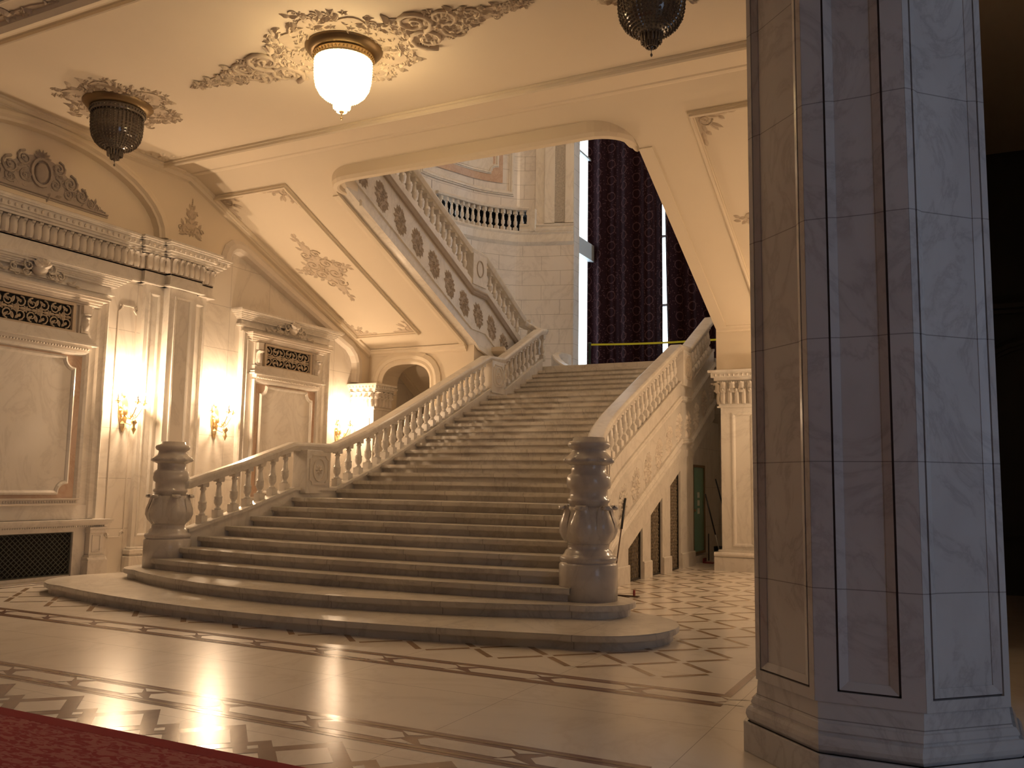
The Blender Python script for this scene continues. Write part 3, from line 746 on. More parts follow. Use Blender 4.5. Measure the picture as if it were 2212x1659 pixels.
def main_balustrade(s, label):
    org = (XA+s*2.3, 10, 0); b = empty('balustrade', org, label, 'balustrade')
    # handrail with U-turn into the upper flight
    ys = ys_between(9.98, 20.2, [10.0,11.65,12.40,17.45,18.15])
    P = [(planx(s, y), y, interp(RAIL, y)) for y in ys]
    ru = .27 if s < 0 else .44; xc = XA+s*(2.08+.12+ru)
    U = [(xc-s*ru*cos(radians(a)), 20.35+.42*sin(radians(a)), 5.56+.28*a/180) for a in range(0, 181, 18)]
    P = [(XA+s*3.40, 9.86, 1.61)] + P
    m = MB(); m.sweep3([sub(p, org) for p in P+U], RAILP, smooth=False); m.build('handrail', M['marb'], b, bevel=.01)
    # stringer wall carrying the balusters
    gr = [(14.35,15.10),(15.55,16.25),(16.75,17.45)]
    br = [9.9,10.0,11.65,12.40,13.55,14.35,15.10,15.55,16.25,16.75,17.45,18.15,18.40,20.2]
    ys = ys_between(9.9, 20.25, br, 44); m = MB()
    topz = lambda y: interp(RAIL, y)-.75
    for a, c in zip(ys, ys[1:]):
        mid = (a+c)/2
        low = lambda y: 0.0
        if any(g0-1e-4 <= a and c <= g1+1e-4 for g0, g1 in gr): low = lambda y: topz(y)-1.80
        if mid > 18.4: low = lambda y: max(0, topz(y)-1.62)
        if mid < 9.9: continue
        xo = lambda y: planx(s, y, OUT); xi = lambda y: planx(s, y, .0)
        if s > 0 and False: pass
        v = []
        for y in (a, c):
            for x, z in ((xo(y), low(y)), (xo(y), topz(y)), (xi(y), topz(y)), (xi(y), low(y))): v.append(sub((x, y, z), org))
        m.add(v, [(0,1,5,4),(1,2,6,5),(2,3,7,6),(3,0,4,7)] + ([(0,3,2,1)] if a == ys[0] else []) + ([(4,5,6,7)] if c == ys[-1] else []))
    for g0, g1 in gr:
        for y in (g0, g1):
            v = [sub((x, y, z), org) for x, z in ((planx(s,y,OUT), 0), (planx(s,y,OUT), topz(y)-1.8), (planx(s,y,.0), topz(y)-1.8), (planx(s,y,0), 0))]
            m.add(v, [(0,1,2,3)])
    m.build('stringer', M['marb'], b)
    # mouldings along the outer face and cap below the balusters
    m = MB(); ys2 = ys_between(9.98, 20.2, [10.0,11.65,12.40,17.45,18.15], 40)
    pth = lambda d, o: [sub((planx(s, y, o), y, topz(y)+d), org) for y in ys2]
    m.sweep3(pth(0, .10), [(-.13,-.05),(-.13,.0),(.13,.0),(.13,-.05)])
    m.build('stringer_cap', M['marb'], b)
    m = MB(); sg = s
    prof = lambda hh, t: [(0,0),(-sg*t*.5,0),(-sg*t,hh*.3),(-sg*t*.7,hh*.55),(-sg*t,hh*.75),(-sg*t*.6,hh),(0,hh)]
    m.sweep3(pth(-.42, OUT), prof(.12, .06)); m.sweep3(pth(-1.28, OUT), prof(.12, .07))
    m.build('string_moulding', M['marb'], b)
    # carved oval rosettes between the mouldings
    y = 13.35 if s > 0 else 13.35
    for i in range(12):
        yy = 12.75+i*.655 if i else 12.55
        if yy > 20: break
        fn = lambda u, v, h, yy=yy: sub((planx(s, yy+u, OUT)+s*h, yy+u, topz(yy)-.90+v+.42*u), org)
        m = MB(); rnd = random.Random(40+i)
        oval_rosette(m, fn, .20, .30, rnd)
        m.build('carved_rosette', M['ornl'], b)
    # pedestals
    for (a, c) in ((11.72, 12.34), (17.5, 18.1)):
        zz = interp(RAIL, (a+c)/2); m = MB(); xm = planx(s, (a+c)/2)
        o = (xm-org[0], (a+c)/2-org[1], 0); hw = (c-a)/2
        m.box(o[0]-.155, o[0]+.155, o[1]-hw, o[1]+hw, zz-.85, zz-.12)
        pd = m.build('pedestal', M['marb'], b, bevel=.012)
        for side in (-1, 1):
            fn = lambda u, v, h, side=side: (o[0]+side*(.155+h), o[1]+u, zz-.45+v)
            m = MB(); m.sweep2(notched(-hw+.07, hw-.07, -.24, .24, .07), [(-.012,0),(-.01,.015),(.01,.015),(.012,0)], fn, closed=True)
            el = [(.15*cos(radians(t)), .19*sin(radians(t))) for t in range(0, 360, 20)]
            m.sweep2(el, [(-.015,0),(-.01,.02),(.01,.02),(.015,0)], fn, closed=True)
            flower(m, fn, 0, 0, .10, 0, 0, 8); m.build('carved_panel', M['ornl'], pd)
    # balusters
    for (a, c, n) in ((10.12, 11.66, 7), (12.40, 17.42, 22), (18.2, 20.1, 9)):
        for i in range(n):
            y = a+(c-a)*(i+.5)/n; put_baluster(b, planx(s, y), y, topz(y)+.005)
    for i in range(3):
        a = 45+45*i; x = xc-s*ru*cos(radians(a)); put_baluster(b, x, 20.35+.42*sin(radians(a)), 4.82+.2*i)
    if s > 0:
        # bronze mesh screens in the wall below, marble plinth blocks between them
        for (a, c) in ((9.95,14.35),(15.10,15.55),(16.25,16.75),(17.45,18.42)):
            m = MB(); pp = ys_between(a, c, (), 6 if c-a < 1 else 14)
            m.sweep3([sub((planx(s, y, OUT), y, 0), org) for y in pp], [(0,0),(0,.30),(-.025,.30),(-.035,.28),(-.035,0)])
            m.build('plinth', M['marb'], b)
        m = MB()
        m.sweep3([sub((planx(s, y, OUT), y, topz(y)-1.53), org) for y in ys_between(12.9, 18.40, [17.45], 24)], [(0,0),(-.03,0),(-.03,.14),(0,.18)])
        m.build('beam', M['marb'], b)
    return b
_gb, _bp = GAL; _acc = 0
for (xa, ya), (xb, yb) in zip(_bp, _bp[1:]):
    L_ = hypot(xb-xa, yb-ya); t_ = -_acc
    while t_+.21 < L_: t_ += .21; put_baluster(_gb, xa+(xb-xa)*t_/L_, ya+(yb-ya)*t_/L_, 9.64)
    _acc = L_-t_
bl = main_balustrade(-1, 'marble balustrade on the left side of the staircase')
br_ = main_balustrade(1, 'marble balustrade on the right side of the staircase, carved outer face')

# mesh screens under the right side of the stair
TOPZ = lambda y: interp(RAIL, y)-.75
for i, (a, c, lb) in enumerate(((14.35,15.10,'shortest slant-topped bronze mesh screen under the stair'),(15.55,16.25,'middle slant-topped bronze mesh screen under the stair'),(16.75,17.45,'tallest slant-topped bronze mesh screen under the stair'))):
    xo = planx(1, 15, OUT)-.07; e = empty('mesh_screen', (xo, (a+c)/2, 0), lb, 'screen', 'mesh screens under the stair')
    za, zc = TOPZ(a)-1.80, TOPZ(c)-1.80; h = (c-a)/2
    P = [(-h,.0),(h,.0),(h,zc),(-h,za)]
    m = MB(); m.prism(P, lambda u, v, hh: (hh, u, v), -.14, -.12); m.build('dark_backing', M['black'], e)  # black sheet paints the shaded hollow behind the mesh
    m = MB(); m.sweep2(P, [(0,0),(0,.03),(.03,.03),(.03,0)], lambda u, v, hh: (hh, u, v), closed=True); m.build('frame', M['bronze'], e)
    m = MB(); sp = .075
    top = lambda u: za+(zc-za)*(u+h)/(2*h)
    def seg_clip(c0, sg):   # v = sg*u*1.5 + c0 inside quad
        pts = []
        for t in range(0, 61):
            u = -h+2*h*t/60; v = sg*u*1.6+c0
            if 0 <= v <= top(u): pts.append((u, v))
        return (pts[0], pts[-1]) if len(pts) > 1 else None
    cc = -2.0
    while cc < 4:
        for sg in (-1, 1):
            q = seg_clip(cc, sg)
            if q: m.tube([(0, q[0][0], q[0][1]), (0, q[1][0], q[1][1])], .007, 4, smooth=False)
        cc += sp*1.6
    M.setdefault('meshb', plain('bronze_wire', (.16,.12,.075), .5, metal=.5))
    m.build('wire_mesh', M['meshb'], e)

# upper return flights
def return_flight(s, label):
    xc = XA+s*(2.08+.12+(.54 if s < 0 else .88)); org = (xc, 16, 0); b = empty('balustrade', org, label, 'balustrade')
    rz = lambda y: interp(RET, y)
    ys = ys_between(12.1, 20.35, [17.5,18.15]); tz = lambda y: rz(y)-.75
    m = MB(); m.sweep3([sub((xc, y, rz(y)), org) for y in ys], RAILP); m.build('handrail', M['marb'], b)
    face = xc - s*.12     # faces the opening
    m = MB(); yl = ys_between(12.1, 20.6, [17.5,18.15], 40)
    low = lambda y: sofz(y)+.05 if y < 17.7 else max(4.3, 4.78-.20*(y-17.7))
    for a, c in zip(yl, yl[1:]):
        v = []
        for y in (a, c):
            for x, z in ((face, low(y)), (face, tz(y)), (face+s*.28, tz(y)), (face+s*.28, low(y))): v.append(sub((x, y, z), org))
        m.add(v, [(0,1,5,4),(1,2,6,5),(2,3,7,6),(3,0,4,7)])
    m.build('stringer', M['marb'], b)
    m = MB(); pth = lambda d: [sub((face, y, tz(y)+d), org) for y in ys_between(12.1, 20.3, [17.5,18.15], 30)]
    k = s
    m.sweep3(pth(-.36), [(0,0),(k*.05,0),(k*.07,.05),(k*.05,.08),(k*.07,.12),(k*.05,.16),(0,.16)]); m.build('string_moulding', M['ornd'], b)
    m = MB(); m.sweep3(pth(-1.18), [(0,0),(k*.03,.01),(k*.03,.05),(0,.06)]); yl2 = [y for y in yl if y > 12.95]
    if s < 0: m.sweep3([sub((face, y, low(y)-.04), org) for y in yl2], [(0,-.02),(k*.06,-.02),(k*.06,.07),(k*.03,.10),(0,.10)])
    m.build('lower_moulding', M['marb'], b)
    for i in range(10):
        yy = 13.2+i*.66
        fn = lambda u, v, h: sub((face-s*h, yy+u, tz(yy)-.80+v-.42*u), org)
        m = MB(); rnd = random.Random(70+i)
        oval_rosette(m, fn, .22, .30, rnd)
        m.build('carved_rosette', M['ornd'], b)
    m = MB(); z = rz(17.8); m.box(-.15, .15, 1.5, 2.15, z-.85, z-.12); pd = m.build('pedestal', M['marb'], b)
    fn = lambda u, v, h: (-s*(.15+h), 1.82+u, z-.45+v)
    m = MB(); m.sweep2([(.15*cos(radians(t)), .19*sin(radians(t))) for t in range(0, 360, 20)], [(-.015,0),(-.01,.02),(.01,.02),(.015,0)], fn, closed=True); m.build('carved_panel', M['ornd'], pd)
    for (a, c, n) in ((12.2, 17.45, 22), (18.2, 20.2, 8)):
        for i in range(n):
            y = a+(c-a)*(i+.5)/n; put_baluster(b, xc, y, tz(y)+.005)
    return b
return_flight(-1, 'balustrade of the upper flight behind the opening, oval rosettes on its face')
return_flight(1, 'mirrored balustrade of the upper flight on the right side')

# newel posts
def newel(x, y, label):
    e = empty('newel_post', (x, y, 2*H), label, 'newel post', 'newel posts at the foot of the stair')
    m = MB(); m.lathe([(.34,0),(.34,.40),(.325,.42),(.31,.425),(.325,.44),(.335,.465),(.325,.49),(.30,.505),(.285,.52),(.265,.56),(.24,.575),(.24,.63),(.25,.64)], seg=40); m.build('base', M['newel'], e)
    m = MB(); m.lathe([(.235,.62),(.26,.66),(.295,.72),(.31,.79),(.30,.86),(.27,.94),(.245,1.0),(.23,1.06)], seg=40)
    m.build('vase', M['newel'], e)
    m = MB()
    for k in range(6):
        a = 2*pi*k/6-.45; prof = [(.262,.655,.07),(.305,.70,.115),(.338,.78,.15),(.332,.87,.14),(.302,.95,.115),(.282,1.02,.09),(.295,1.06,.08),(.325,1.08,.075),(.345,1.065,.065),(.345,1.03,.05)]
        vs = []; fs = []
        for (r, z, wd) in prof:
            for j in (-2,-1,0,1,2):
                da = j*.5*wd/r; rr = r+(.010 if j == 0 else (.0 if abs(j) == 1 else -.028)); vs.append((rr*cos(a+da), rr*sin(a+da), z))
        for i in range(len(prof)-1):
            for j in range(4): q = i*5+j; fs.append((q, q+1, q+6, q+5))
        m.add(vs, fs, 0, True)
        R3 = Matrix.Rotation(a, 3, 'Z'); m.blob((.315*cos(a), .315*sin(a), 1.05), .035, .075, .028, 0, 10, 6, R3)
    m.build('acanthus_leaves', M['newel'], e)
    m = MB(); m.lathe([(.225,1.04),(.225,1.10),(.245,1.12),(.245,1.15),(.22,1.165),(.22,1.26),(.25,1.28),(.262,1.33),(.255,1.40),(.24,1.43),(.205,1.45),(.205,1.53),(.21,1.56)], seg=40); m.build('shaft', M['newel'], e)
    m = MB(); m.lathe([(.21,1.54),(.25,1.56),(.30,1.585),(.285,1.62),(.24,1.66),(.205,1.70),(.20,1.73),(.235,1.75),(.25,1.78),(.24,1.815),(.19,1.83),(.18,1.87),(.13,1.87),(.12,1.84)], seg=40, rmod=lambda a, z: 1+.045*cos(10*a) if 1.555 < z < 1.63 else 1)
    for k in range(10):
        a = 2*pi*k/10; m.blob((.275*cos(a), .275*sin(a), 1.60), .03, .055, .035, 0, 8, 5, Matrix.Rotation(a, 3, 'Z'))
    m.build('capital', M['newel'], e)
    return e
newel(-3.93, 9.78, 'carved marble newel post at the right foot of the stair, near the viewer')
newel(-10.73, 9.78, 'carved marble newel post at the left foot of the stair, by the sconces')

# ================================================================== LEFT WALL FURNITURE
def layers(mb, y0, y1, L, base=0.0, x0=0, e0=1, e1=1):
    for (z0, z1, p) in L:
        q = p+base; mb.box(x0, x0+q, y0-(p*e0), y1+(p*e1), z0, z1)
def niche(yc, label):
    e = empty('marble_surround', (XW, yc, 0), label, 'wall panel', 'marble surrounds on the left wall')
    fn = lambda u, v, h: (h, u, v)
    m = MB(); layers(m, -1.36, 1.36, [(4.62,4.72,.06),(4.76,4.86,.06)]); layers(m, -1.36, 1.36, [(4.86,4.895,.14)])
    m.sweep2([(-1.36,4.86),(1.36,4.86)][::-1], [(0,0)]*2, fn) if False else None
    layers(m, -1.36, 1.36, [(4.895,4.92,.17),(4.92,4.95,.20),(4.95,4.985,.24),(4.985,5.01,.28),(5.01,5.05,.30)]); layers(m, -1.40, 1.40, [(4.72,4.76,.10)])
    m.build('hood_cornice', M['marb'], e)
    m = MB(); m.sweep2([(-1.40,.94),(-1.40,4.63),(1.40,4.63),(1.40,.94)], [(0,0),(0,.10),(-.03,.12),(-.05,.08),(-.14,.07),(-.16,.10),(-.18,.06),(-.20,0)], fn); m.build('outer_frame', M['marb'], e)
    m = MB(); m.box(0, .05, -1.22, 1.22, .94, 4.5); m.build('white_field', M['marb'], e)
    m = MB(); layers(m, -1.02, 1.02, [(4.44,4.47,.09),(4.47,4.50,.13),(4.50,4.54,.18),(4.54,4.58,.24),(4.58,4.62,.27)]); m.build('inner_cornice', M['ornl'], e)
    v = MB(); v.box(.04, .055, -.72, .72, 3.98, 4.43); vg = v.build('vent_grille', M['black'], e)
    m = MB(); m.sweep2(rect(-.72,.72,3.98,4.43), [(-.03,.05),(-.03,.12),(.02,.12),(.02,.05)], fn, closed=True)
    rnd = random.Random(5)
    for i in range(7):
        u = -.60+i*.20; sc = 1 if i % 2 else -1
        for (vv, sg) in ((4.305, 1), (4.105, -1)):
            scroll(m, fn, u, vv, .085, pi/2*sg, 1.3, sc*sg, .014, .075); leaf(m, fn, u+.06*sc, vv-.03*sg, .12, .06, sg*sc*1.2, .03, .075); leaf(m, fn, u, vv, .10, .05, pi-sg*.8, .03, .075)
        flower(m, fn, u+.10, 4.205, .062, .07, 0, 6, i) if i < 6 else None
        leaf(m, fn, u, 4.205, .10, .05, 0, .03, .075); leaf(m, fn, u, 4.205, .10, .05, pi, .03, .075)
    m.build('carved_lattice', M['orn'], vg)
    for s in (-1, 1):
        m = MB(); m.box(.03, .10, s*.93-.10, s*.93+.10, 3.97, 4.44); m.box(.05, .17, s*.93-.075, s*.93+.075, 4.30, 4.44); m.box(.05, .13, s*.93-.07, s*.93+.07, 3.98, 4.1)
        acanthus_row(m, fn, s*.93-.08, s*.93+.08, 4.02, 4.28, .16, 0, .06, .10); m.build('console', M['ornl'], e)
    m = MB(); layers(m, -.92, .92, [(3.82,3.90,.14),(3.80,3.85,.19),(3.775,3.80,.22)]); m.box(0,.13,-1.05,1.05,3.90,3.97); m.build('sill', M['marb'], e)
    m = MB(); layers(m, -.86, .86, [(3.72,3.775,.18),(3.66,3.72,.13)]); egg_row(m, fn, -1.0, 1.0, 3.715, .024, .05, 0, .17); m.build('carved_moulding', M['ornl'], e)
    m = MB(); m.sweep2([(-1.04,1.24),(-1.04,3.68),(1.04,3.68),(1.04,1.24)], [(0,0),(0,.13),(-.05,.12),(-.08,.08),(-.10,.05)], fn)
    m.build('side_moulding', M['marb'], e)
    m = MB(); pl = notched(-.80,.80,1.36,3.54,.17)
    m.box(.05, .075, -.96, .96, 1.22, 3.68); m.build('rose_frame', M['pink'], e)
    m = MB(); m.sweep2(pl, [(-.035,.075),(-.03,.11),(0,.125),(.03,.105),(.04,.09)], fn, closed=True); m.prism(pl, fn, .07, .092); m.build('panel', M['marb'], e)
    m = MB(); layers(m, -.90, .90, [(1.16,1.19,.15),(1.19,1.25,.12),(1.25,1.27,.15)]); egg_row(m, fn, -1.0, 1.0, 1.215, .022, .045, 0, .12); m.build('carved_moulding', M['ornl'], e)
    m = MB(); m.box(0, .07, -1.36, 1.36, .93, 1.16); m.build('apron', M['marb'], e)
    m = MB(); layers(m, -1.30, 1.30, [(.80,.835,.20),(.835,.86,.24),(.86,.89,.28),(.89,.925,.30)]); egg_row(m, fn, -1.5, 1.5, .815, .014, .04, 0, .205); m.build('mantel_shelf', M['marb'], e)
    m = MB(); m.box(0, .10, -1.22, -1.0, 0, .80); m.box(0, .10, 1.0, 1.22, 0, .80); m.box(0, .12, -1.22, 1.22, .73, .80); m.box(0,.06,-1.22,1.22,0,.04); m.build('grille_surround', M['marb'], e)
    g = MB(); g.box(.012, .02, -1.0, 1.0, .04, .73); gr = g.build('radiator_grille', M['black'], e)
    m = MB(); m.sweep2(rect(-1.0,1.0,.04,.73), [(0,.02),(0,.06),(.02,.06),(.02,.02)], fn, closed=True); c0 = -2.2
    while c0 < 2.9:
        for sg in (-1, 1):
            pts = []
            for t in range(101):
                u = -1+2*t/100; vv = c0+sg*u*.93
                if .05 <= vv <= .72: pts.append((u, vv))
            if len(pts) > 1: m.tube([(.045, *pts[0]), (.045, *pts[-1])], .0065, 4, smooth=False)
        c0 += .083
    M.setdefault('wire', plain('iron_lattice', (.10,.10,.085), .5, metal=.3)); m.build('iron_lattice', M['wire'], gr)
    for s in (-1, 1):
        m = MB(); c = s*1.36; m.box(0,.20,c-.13,c+.13,.30,.80); m.box(0,.23,c-.15,c+.15,.70,.80); m.box(0,.25,c-.17,c+.17,.76,.80)
        m.box(0,.24,c-.155,c+.155,.30,.34); m.box(0,.27,c-.19,c+.19,0,.26); m.prism([(0,.26),(.27,.26),(.235,.31),(0,.31)], lambda u, v, h: (u, h, v), c-.18, c+.18)
        m.sweep2(rect(c-.075,c+.075,.40,.66), [(-.01,0),(-.01,.212),(.01,.212),(.012,0)], fn, closed=True); m.build('pedestal', M['marb'], e, bevel=.006)
    # carved crest over the hood
    f2 = lambda u, v, h: (h, u, v); m = MB(); m.blob((.20,0,4.86), .10,.14,.12)
    for k in range(7): leaf(m, f2, 0, 4.86, .19, .09, radians(30+k*20), .05, .27)
    for s in (-1, 1):
        scroll(m, f2, s*.19, 4.88, .09, pi/2, 1.3, -s, .02, .20); scroll(m, f2, s*.22, 4.78, .07, 0, 1.2, s, .017, .19); scroll(m, f2, s*.40, 4.82, .065, pi/2, 1.3, -s, .014, .15)
        scroll(m, f2, s*.34, 4.75, .05, 0, 1.1, s, .012, .14)
        for j, (uu, vv) in enumerate(((.12,4.78),(.27,4.80),(.33,4.85),(.46,4.78),(.55,4.76),(.63,4.745),(.70,4.735))): leaf(m, f2, s*uu, vv, .11, .055, (0.2 if s > 0 else pi-.2)+(.5 if j % 2 else -.5), .03, .13)
    m.box(.05,.15,-.45,.45,4.74,4.80); m.build('carved_crest', M['ornl'], e)
    return e
niche(8.86, 'marble surround nearest the viewer, above a radiator grille, left of the sconces')
niche(14.83, 'marble surround seen over the stair balustrade, between two lit sconces')

# pilasters, entablature
ENT = [(5.08,5.11,.10),(5.11,5.14,.07),(5.14,5.17,.05),(5.17,5.33,.05),(5.62,5.66,.14),(5.66,5.70,.18),(5.70,5.80,.23),(5.80,5.83,.28),(5.83,5.87,.31)]
en = empty('entablature', (XW, 8, 5.1), 'long carved cornice with a frieze of upright leaves on the left wall', 'cornice')
def ent_seg(y0, y1, base, e0, e1):
    fn = lambda u, v, h: (h, u-8, v-5.1)
    m = MB()
    for (z0, z1, p) in ENT: m.box(0, base+p, y0-8-p*e0, y1-8+p*e1, z0-5.1, z1-5.1)
    m.box(0, base+.05, y0-8-.05*e0, y1-8+.05*e1, .20, .56)
    m.build('cornice_moulding', M['marb'], en)
    m = MB(); m.box(base+.05, base+.066, y0-8-.055*e0, y1-8+.055*e1, .22, .53); m.build('frieze_ground', M['ornd'], en)  # darker ground paints both dirt and shade in the gaps between leaves
    m = MB(); acanthus_row(m, fn, y0-.05*e0, y1+.05*e1, 5.33, 5.61, .135, 0, .045, base+.07)
    egg_row(m, fn, y0-.2*e0, y1+.2*e1, 5.745, .034, .11, 0, base+.235)
    if e1:
        f2 = lambda u, v, h: (u, y1-8+.06+h, v-5.1); acanthus_row(m, f2, .02, base+.06, 5.33, 5.61, .13, 0, .045, 0)
    if e0:
        f3 = lambda u, v, h: (u, y0-8-.06-h, v-5.1); acanthus_row(m, f3, .02, base+.06, 5.33, 5.61, .13, 0, .045, 0)
    m.build('leaf_frieze', M['ornl'], en)
ent_seg(2.0, 10.95, .02, 0, 0); ent_seg(10.95, 12.45, .10, 1, 1); ent_seg(11.40, 12.06, .24, 1, 1)
def pilaster_obj(label):
    e = empty('pilaster', (XW, 11.7, 0), label, 'pilaster'); fn = lambda u, v, h: (h, u-11.7, v)
    m = MB(); m.box(0,.09,-.70,.72,.42,5.10); m.box(0,.24,-.30,.34,.42,5.10)
    for (a, b, hh) in ((11.10,11.30,.09),(11.54,11.90,.24),(12.14,12.34,.09)):
        m.sweep2(rect(a,b,.62,4.92), [(-.02,hh),(-.018,hh+.02),(0,hh+.022),(.03,hh+.006),(.032,hh)], fn, closed=True)
    m.build('shaft', M['marb'], e)
    m = MB()
    for (z0, z1, p) in ((0,.27,.09),(.27,.30,.06),(.30,.38,.085),(.38,.42,.03)):
        m.box(0,.09+p,-.70-p,.72+p,z0,z1); m.box(0,.24+p,-.30-p,.34+p,z0,z1)
    m.build('base', M['marb'], e, bevel=.012); return e
pilaster_obj('grouped marble pilaster rising between the two nearest sconces')
# narrow framed field behind the first sconce
m = MB(); fn = fL
for (a, b) in ((10.52,10.90),):
    m.sweep2([(a+.07,.60),(b-.07,.60),(b-.05,.68),(b,.72),(b,4.50),(b-.05,4.55),(b-.08,4.63),(a+.08,4.63),(a+.05,4.55),(a,4.50),(a,.72),(a+.05,.68)], [(-.012,0),(-.01,.018),(.01,.018),(.012,0)], fn, closed=True)
    for (vv, s) in ((4.60,1),(.64,-1)):
        for (uu, t) in ((a+.04,1),(b-.04,-1)): scroll(m, fn, uu, vv-.02*s, .045, 0, 1.2, t*s, .010, 0); leaf(m, fn, uu, vv, .07, .035, pi/2*s+t*.6, .02)
m.build('panel_moulding', M['ornl'], None, 'thin scrolled frame moulding on the wall behind the nearest sconce', 'wall moulding')

def acanthus_capital(e, x0, x1, y0, y1, zb, zt, faces, mat='ornl'):
    fnm = {'-Y': (lambda u, v, h: (u, y0-h, v), x0, x1), '+X': (lambda u, v, h: (x1+h, u, v), y0, y1), '-X': (lambda u, v, h: (x0-h, u, v), y0, y1)}
    m = MB(); hgt = zt-zb
    for (a, b, p) in ((0,.04,.05),(.04,.10,.02),(.10,.66,.0),(.66,.72,.05),(.72,.80,.10),(.80,.93,.15),(.93,1.0,.20)):
        m.box(x0-p, x1+p, y0-p, y1+(p if '+Y' in faces else 0), zb+a*hgt, zb+b*hgt)
    m.build('abacus', M['marb'], e)
    m = MB()
    for f in faces:
        if f in fnm:
            fn, a, b = fnm[f]; acanthus_row(m, fn, a, b, zb+.10*hgt, zb+.52*hgt, .13, 0, .05, .01); acanthus_row(m, fn, a-.02, b+.02, zb+.40*hgt, zb+.70*hgt, .17, 0, .07, .01)
            egg_row(m, fn, a-.1, b+.1, zb+.865*hgt, .03, .085, 0, .15)
    m.build('acanthus_leaves', M[mat], e)
e = empty('pier', (-12.72, 17.5, 0), 'square pier carrying the small arch, far end of the left wall, capital in bright light', 'pier')
m = MB(); m.box(-.31,.33,-.28,.40,.3,3.32); m.sweep2(rect(-.2,.2,.6,3.1), [(-.02,0),(-.018,.02),(.0,.022),(.03,0)], lambda u, v, h: (u, -.28-h, v), closed=True); m.build('shaft', M['marb'], e)
m = MB(); m.box(-.31,.40,-.35,.45,0,.3); m.build('base', M['marb'], e); acanthus_capital(e, -.31, .33, -.28, .40, 3.32, 3.92, ('-Y','+X'))
e = empty('pilaster', (-3.66, 17.9, 0), 'panelled pilaster with leafy capital beside the large column, right of the stair', 'pilaster')
m = MB(); m.box(-.61,.60,-.28,.3,.40,3.18)
fp = lambda u, v, h: (u, -.28-h, v)
m.sweep2(rect(-.36,.0,.50,3.05), [(-.035,0),(-.03,.02),(0,.022),(.03,.008),(.035,0)], fp, closed=True); m.sweep2(rect(.12,.5,.50,3.05), [(-.035,0),(-.03,.02),(0,.022),(.03,.008),(.035,0)], fp, closed=True)
m.build('shaft', M['marb'], e)
m = MB(); m.box(-.74,.62,-.40,.3,0,.26); m.box(-.67,.62,-.34,.3,.36,.40); m.build('base', M['marb'], e)
m = MB(); m.sweep2([(-.74,.26),(.62,.26)], [(0,0),(.0,.10),(.02,.13),(.05,.14),(.08,.13),(.10,.10),(.10,0)], lambda u, v, h: (u, -.28-h, v)); m.box(-.73,-.6,-.39,.3,.27,.36); m.build('torus', M['marb'], e)
acanthus_capital(e, -.62, .60, -.28, .28, 3.18, 3.92, ('-Y','-X'))

# ================================================================== SCONCES
def sconce(label):
    e = empty('wall_sconce', (0, 0, 0), label, 'wall lamp')
    fn = lambda u, v, h: (h, u, v)
    m = MB(); prof = [(0,.30),(.05,.24),(.09,.14),(.10,.02),(.085,-.12),(.05,-.24),(0,-.34)]
    pl = [(u, v) for u, v in prof]+[(-u, v) for u, v in prof[::-1][1:-1]]; m.prism(pl, fn, 0, .02)
    m.blob((.05,0,-.02), .06,.07,.09); flower(m, fn, 0, .0, .10, .03, 0, 8); leaf(m, fn, 0, .22, .14, .10, pi/2, .04, .02); leaf(m, fn, 0, -.18, .20, .12, -pi/2, .05, .02)
    m.build('backplate', M['gold'], e)
    k = 0
    for (dx, dy) in ((.36,0),(.20,.27),(.20,-.27)):
        m = MB(); n = 12; path = []
        for i in range(n+1):
            t = i/n; path.append((.04+(dx-.04)*t, dy*t, -.04-.14*sin(pi*t)+.16*t*t))
        m.tube(path, [.013-.004*i/n for i in range(n+1)], 6); scroll(m, lambda u, v, h: (.05+dx*u, dy*u, v), .45, -.10, .07, 0, 1.1, 1, .008)
        arm = m.build('arm', M['gold'], e)
        m = MB(); m.lathe([(.006,.10),(.02,.115),(.055,.135),(.06,.145),(.03,.15),(.022,.17),(.022,.19)], (dx,dy,0), 12); m.build('drip_cup', M['gold'], arm)
        m = MB(); m.lathe([(.013,.18),(.013,.27)], (dx,dy,0), 10); m.build('candle', M['candle'], arm)
        m = MB(); m.lathe([(.010,.27),(.021,.295),(.019,.32),(.006,.355)], (dx,dy,0), 10); m.build('flame_bulb', M['flame'], arm)
        m = MB()
        for a in range(6):
            q = 2*pi*a/6; m.tube([(dx+.052*cos(q), dy+.052*sin(q), .135), (dx+.052*cos(q), dy+.052*sin(q), .10)], .003, 4); m.blob((dx+.052*cos(q), dy+.052*sin(q), .075), .012,.012,.028, 0, 6, 4)
        m.build('crystal_drops', M['glasslit'], arm)
    m = MB(); m.tube([(.36,0,-.02),(.36,0,-.16)], .003, 4); m.lathe([(.004,-.42),(.022,-.37),(.045,-.33),(.03,-.30),(.02,-.26),(.05,-.22),(.055,-.20),(.01,-.15)], (.30,-.0,0), 10); m.build('pendant', M['gold'], e)
    m = MB(); m.tube([(.04,0,-.20),(.22,0,-.26),(.30,0,-.18)], .006, 5); m.build('pendant_arm', M['gold'], e)
    return e
s0 = sconce('lit gilt candle sconce nearest the viewer, left of the grouped pilaster')
ys = [(XW+.0,10.74,0),(XW+.0,12.88,0),(XW+.0,16.72,0)]
labs = ['', 'lit gilt candle sconce between the grouped pilaster and the far marble surround', 'lit gilt candle sconce farthest away, partly hidden by the stair handrail']
for i, (x, y, _) in enumerate(ys):
    o = s0 if i == 0 else copy_tree(s0)
    o.location = (x, y, 2.78); o['group'] = 'wall sconces on the left wall'
    if i: o['label'] = labs[i]
    point('sconce_light', (x+.26, y, 3.16), P_SCONCE*(1, 1, .55)[i], WARM, .07)
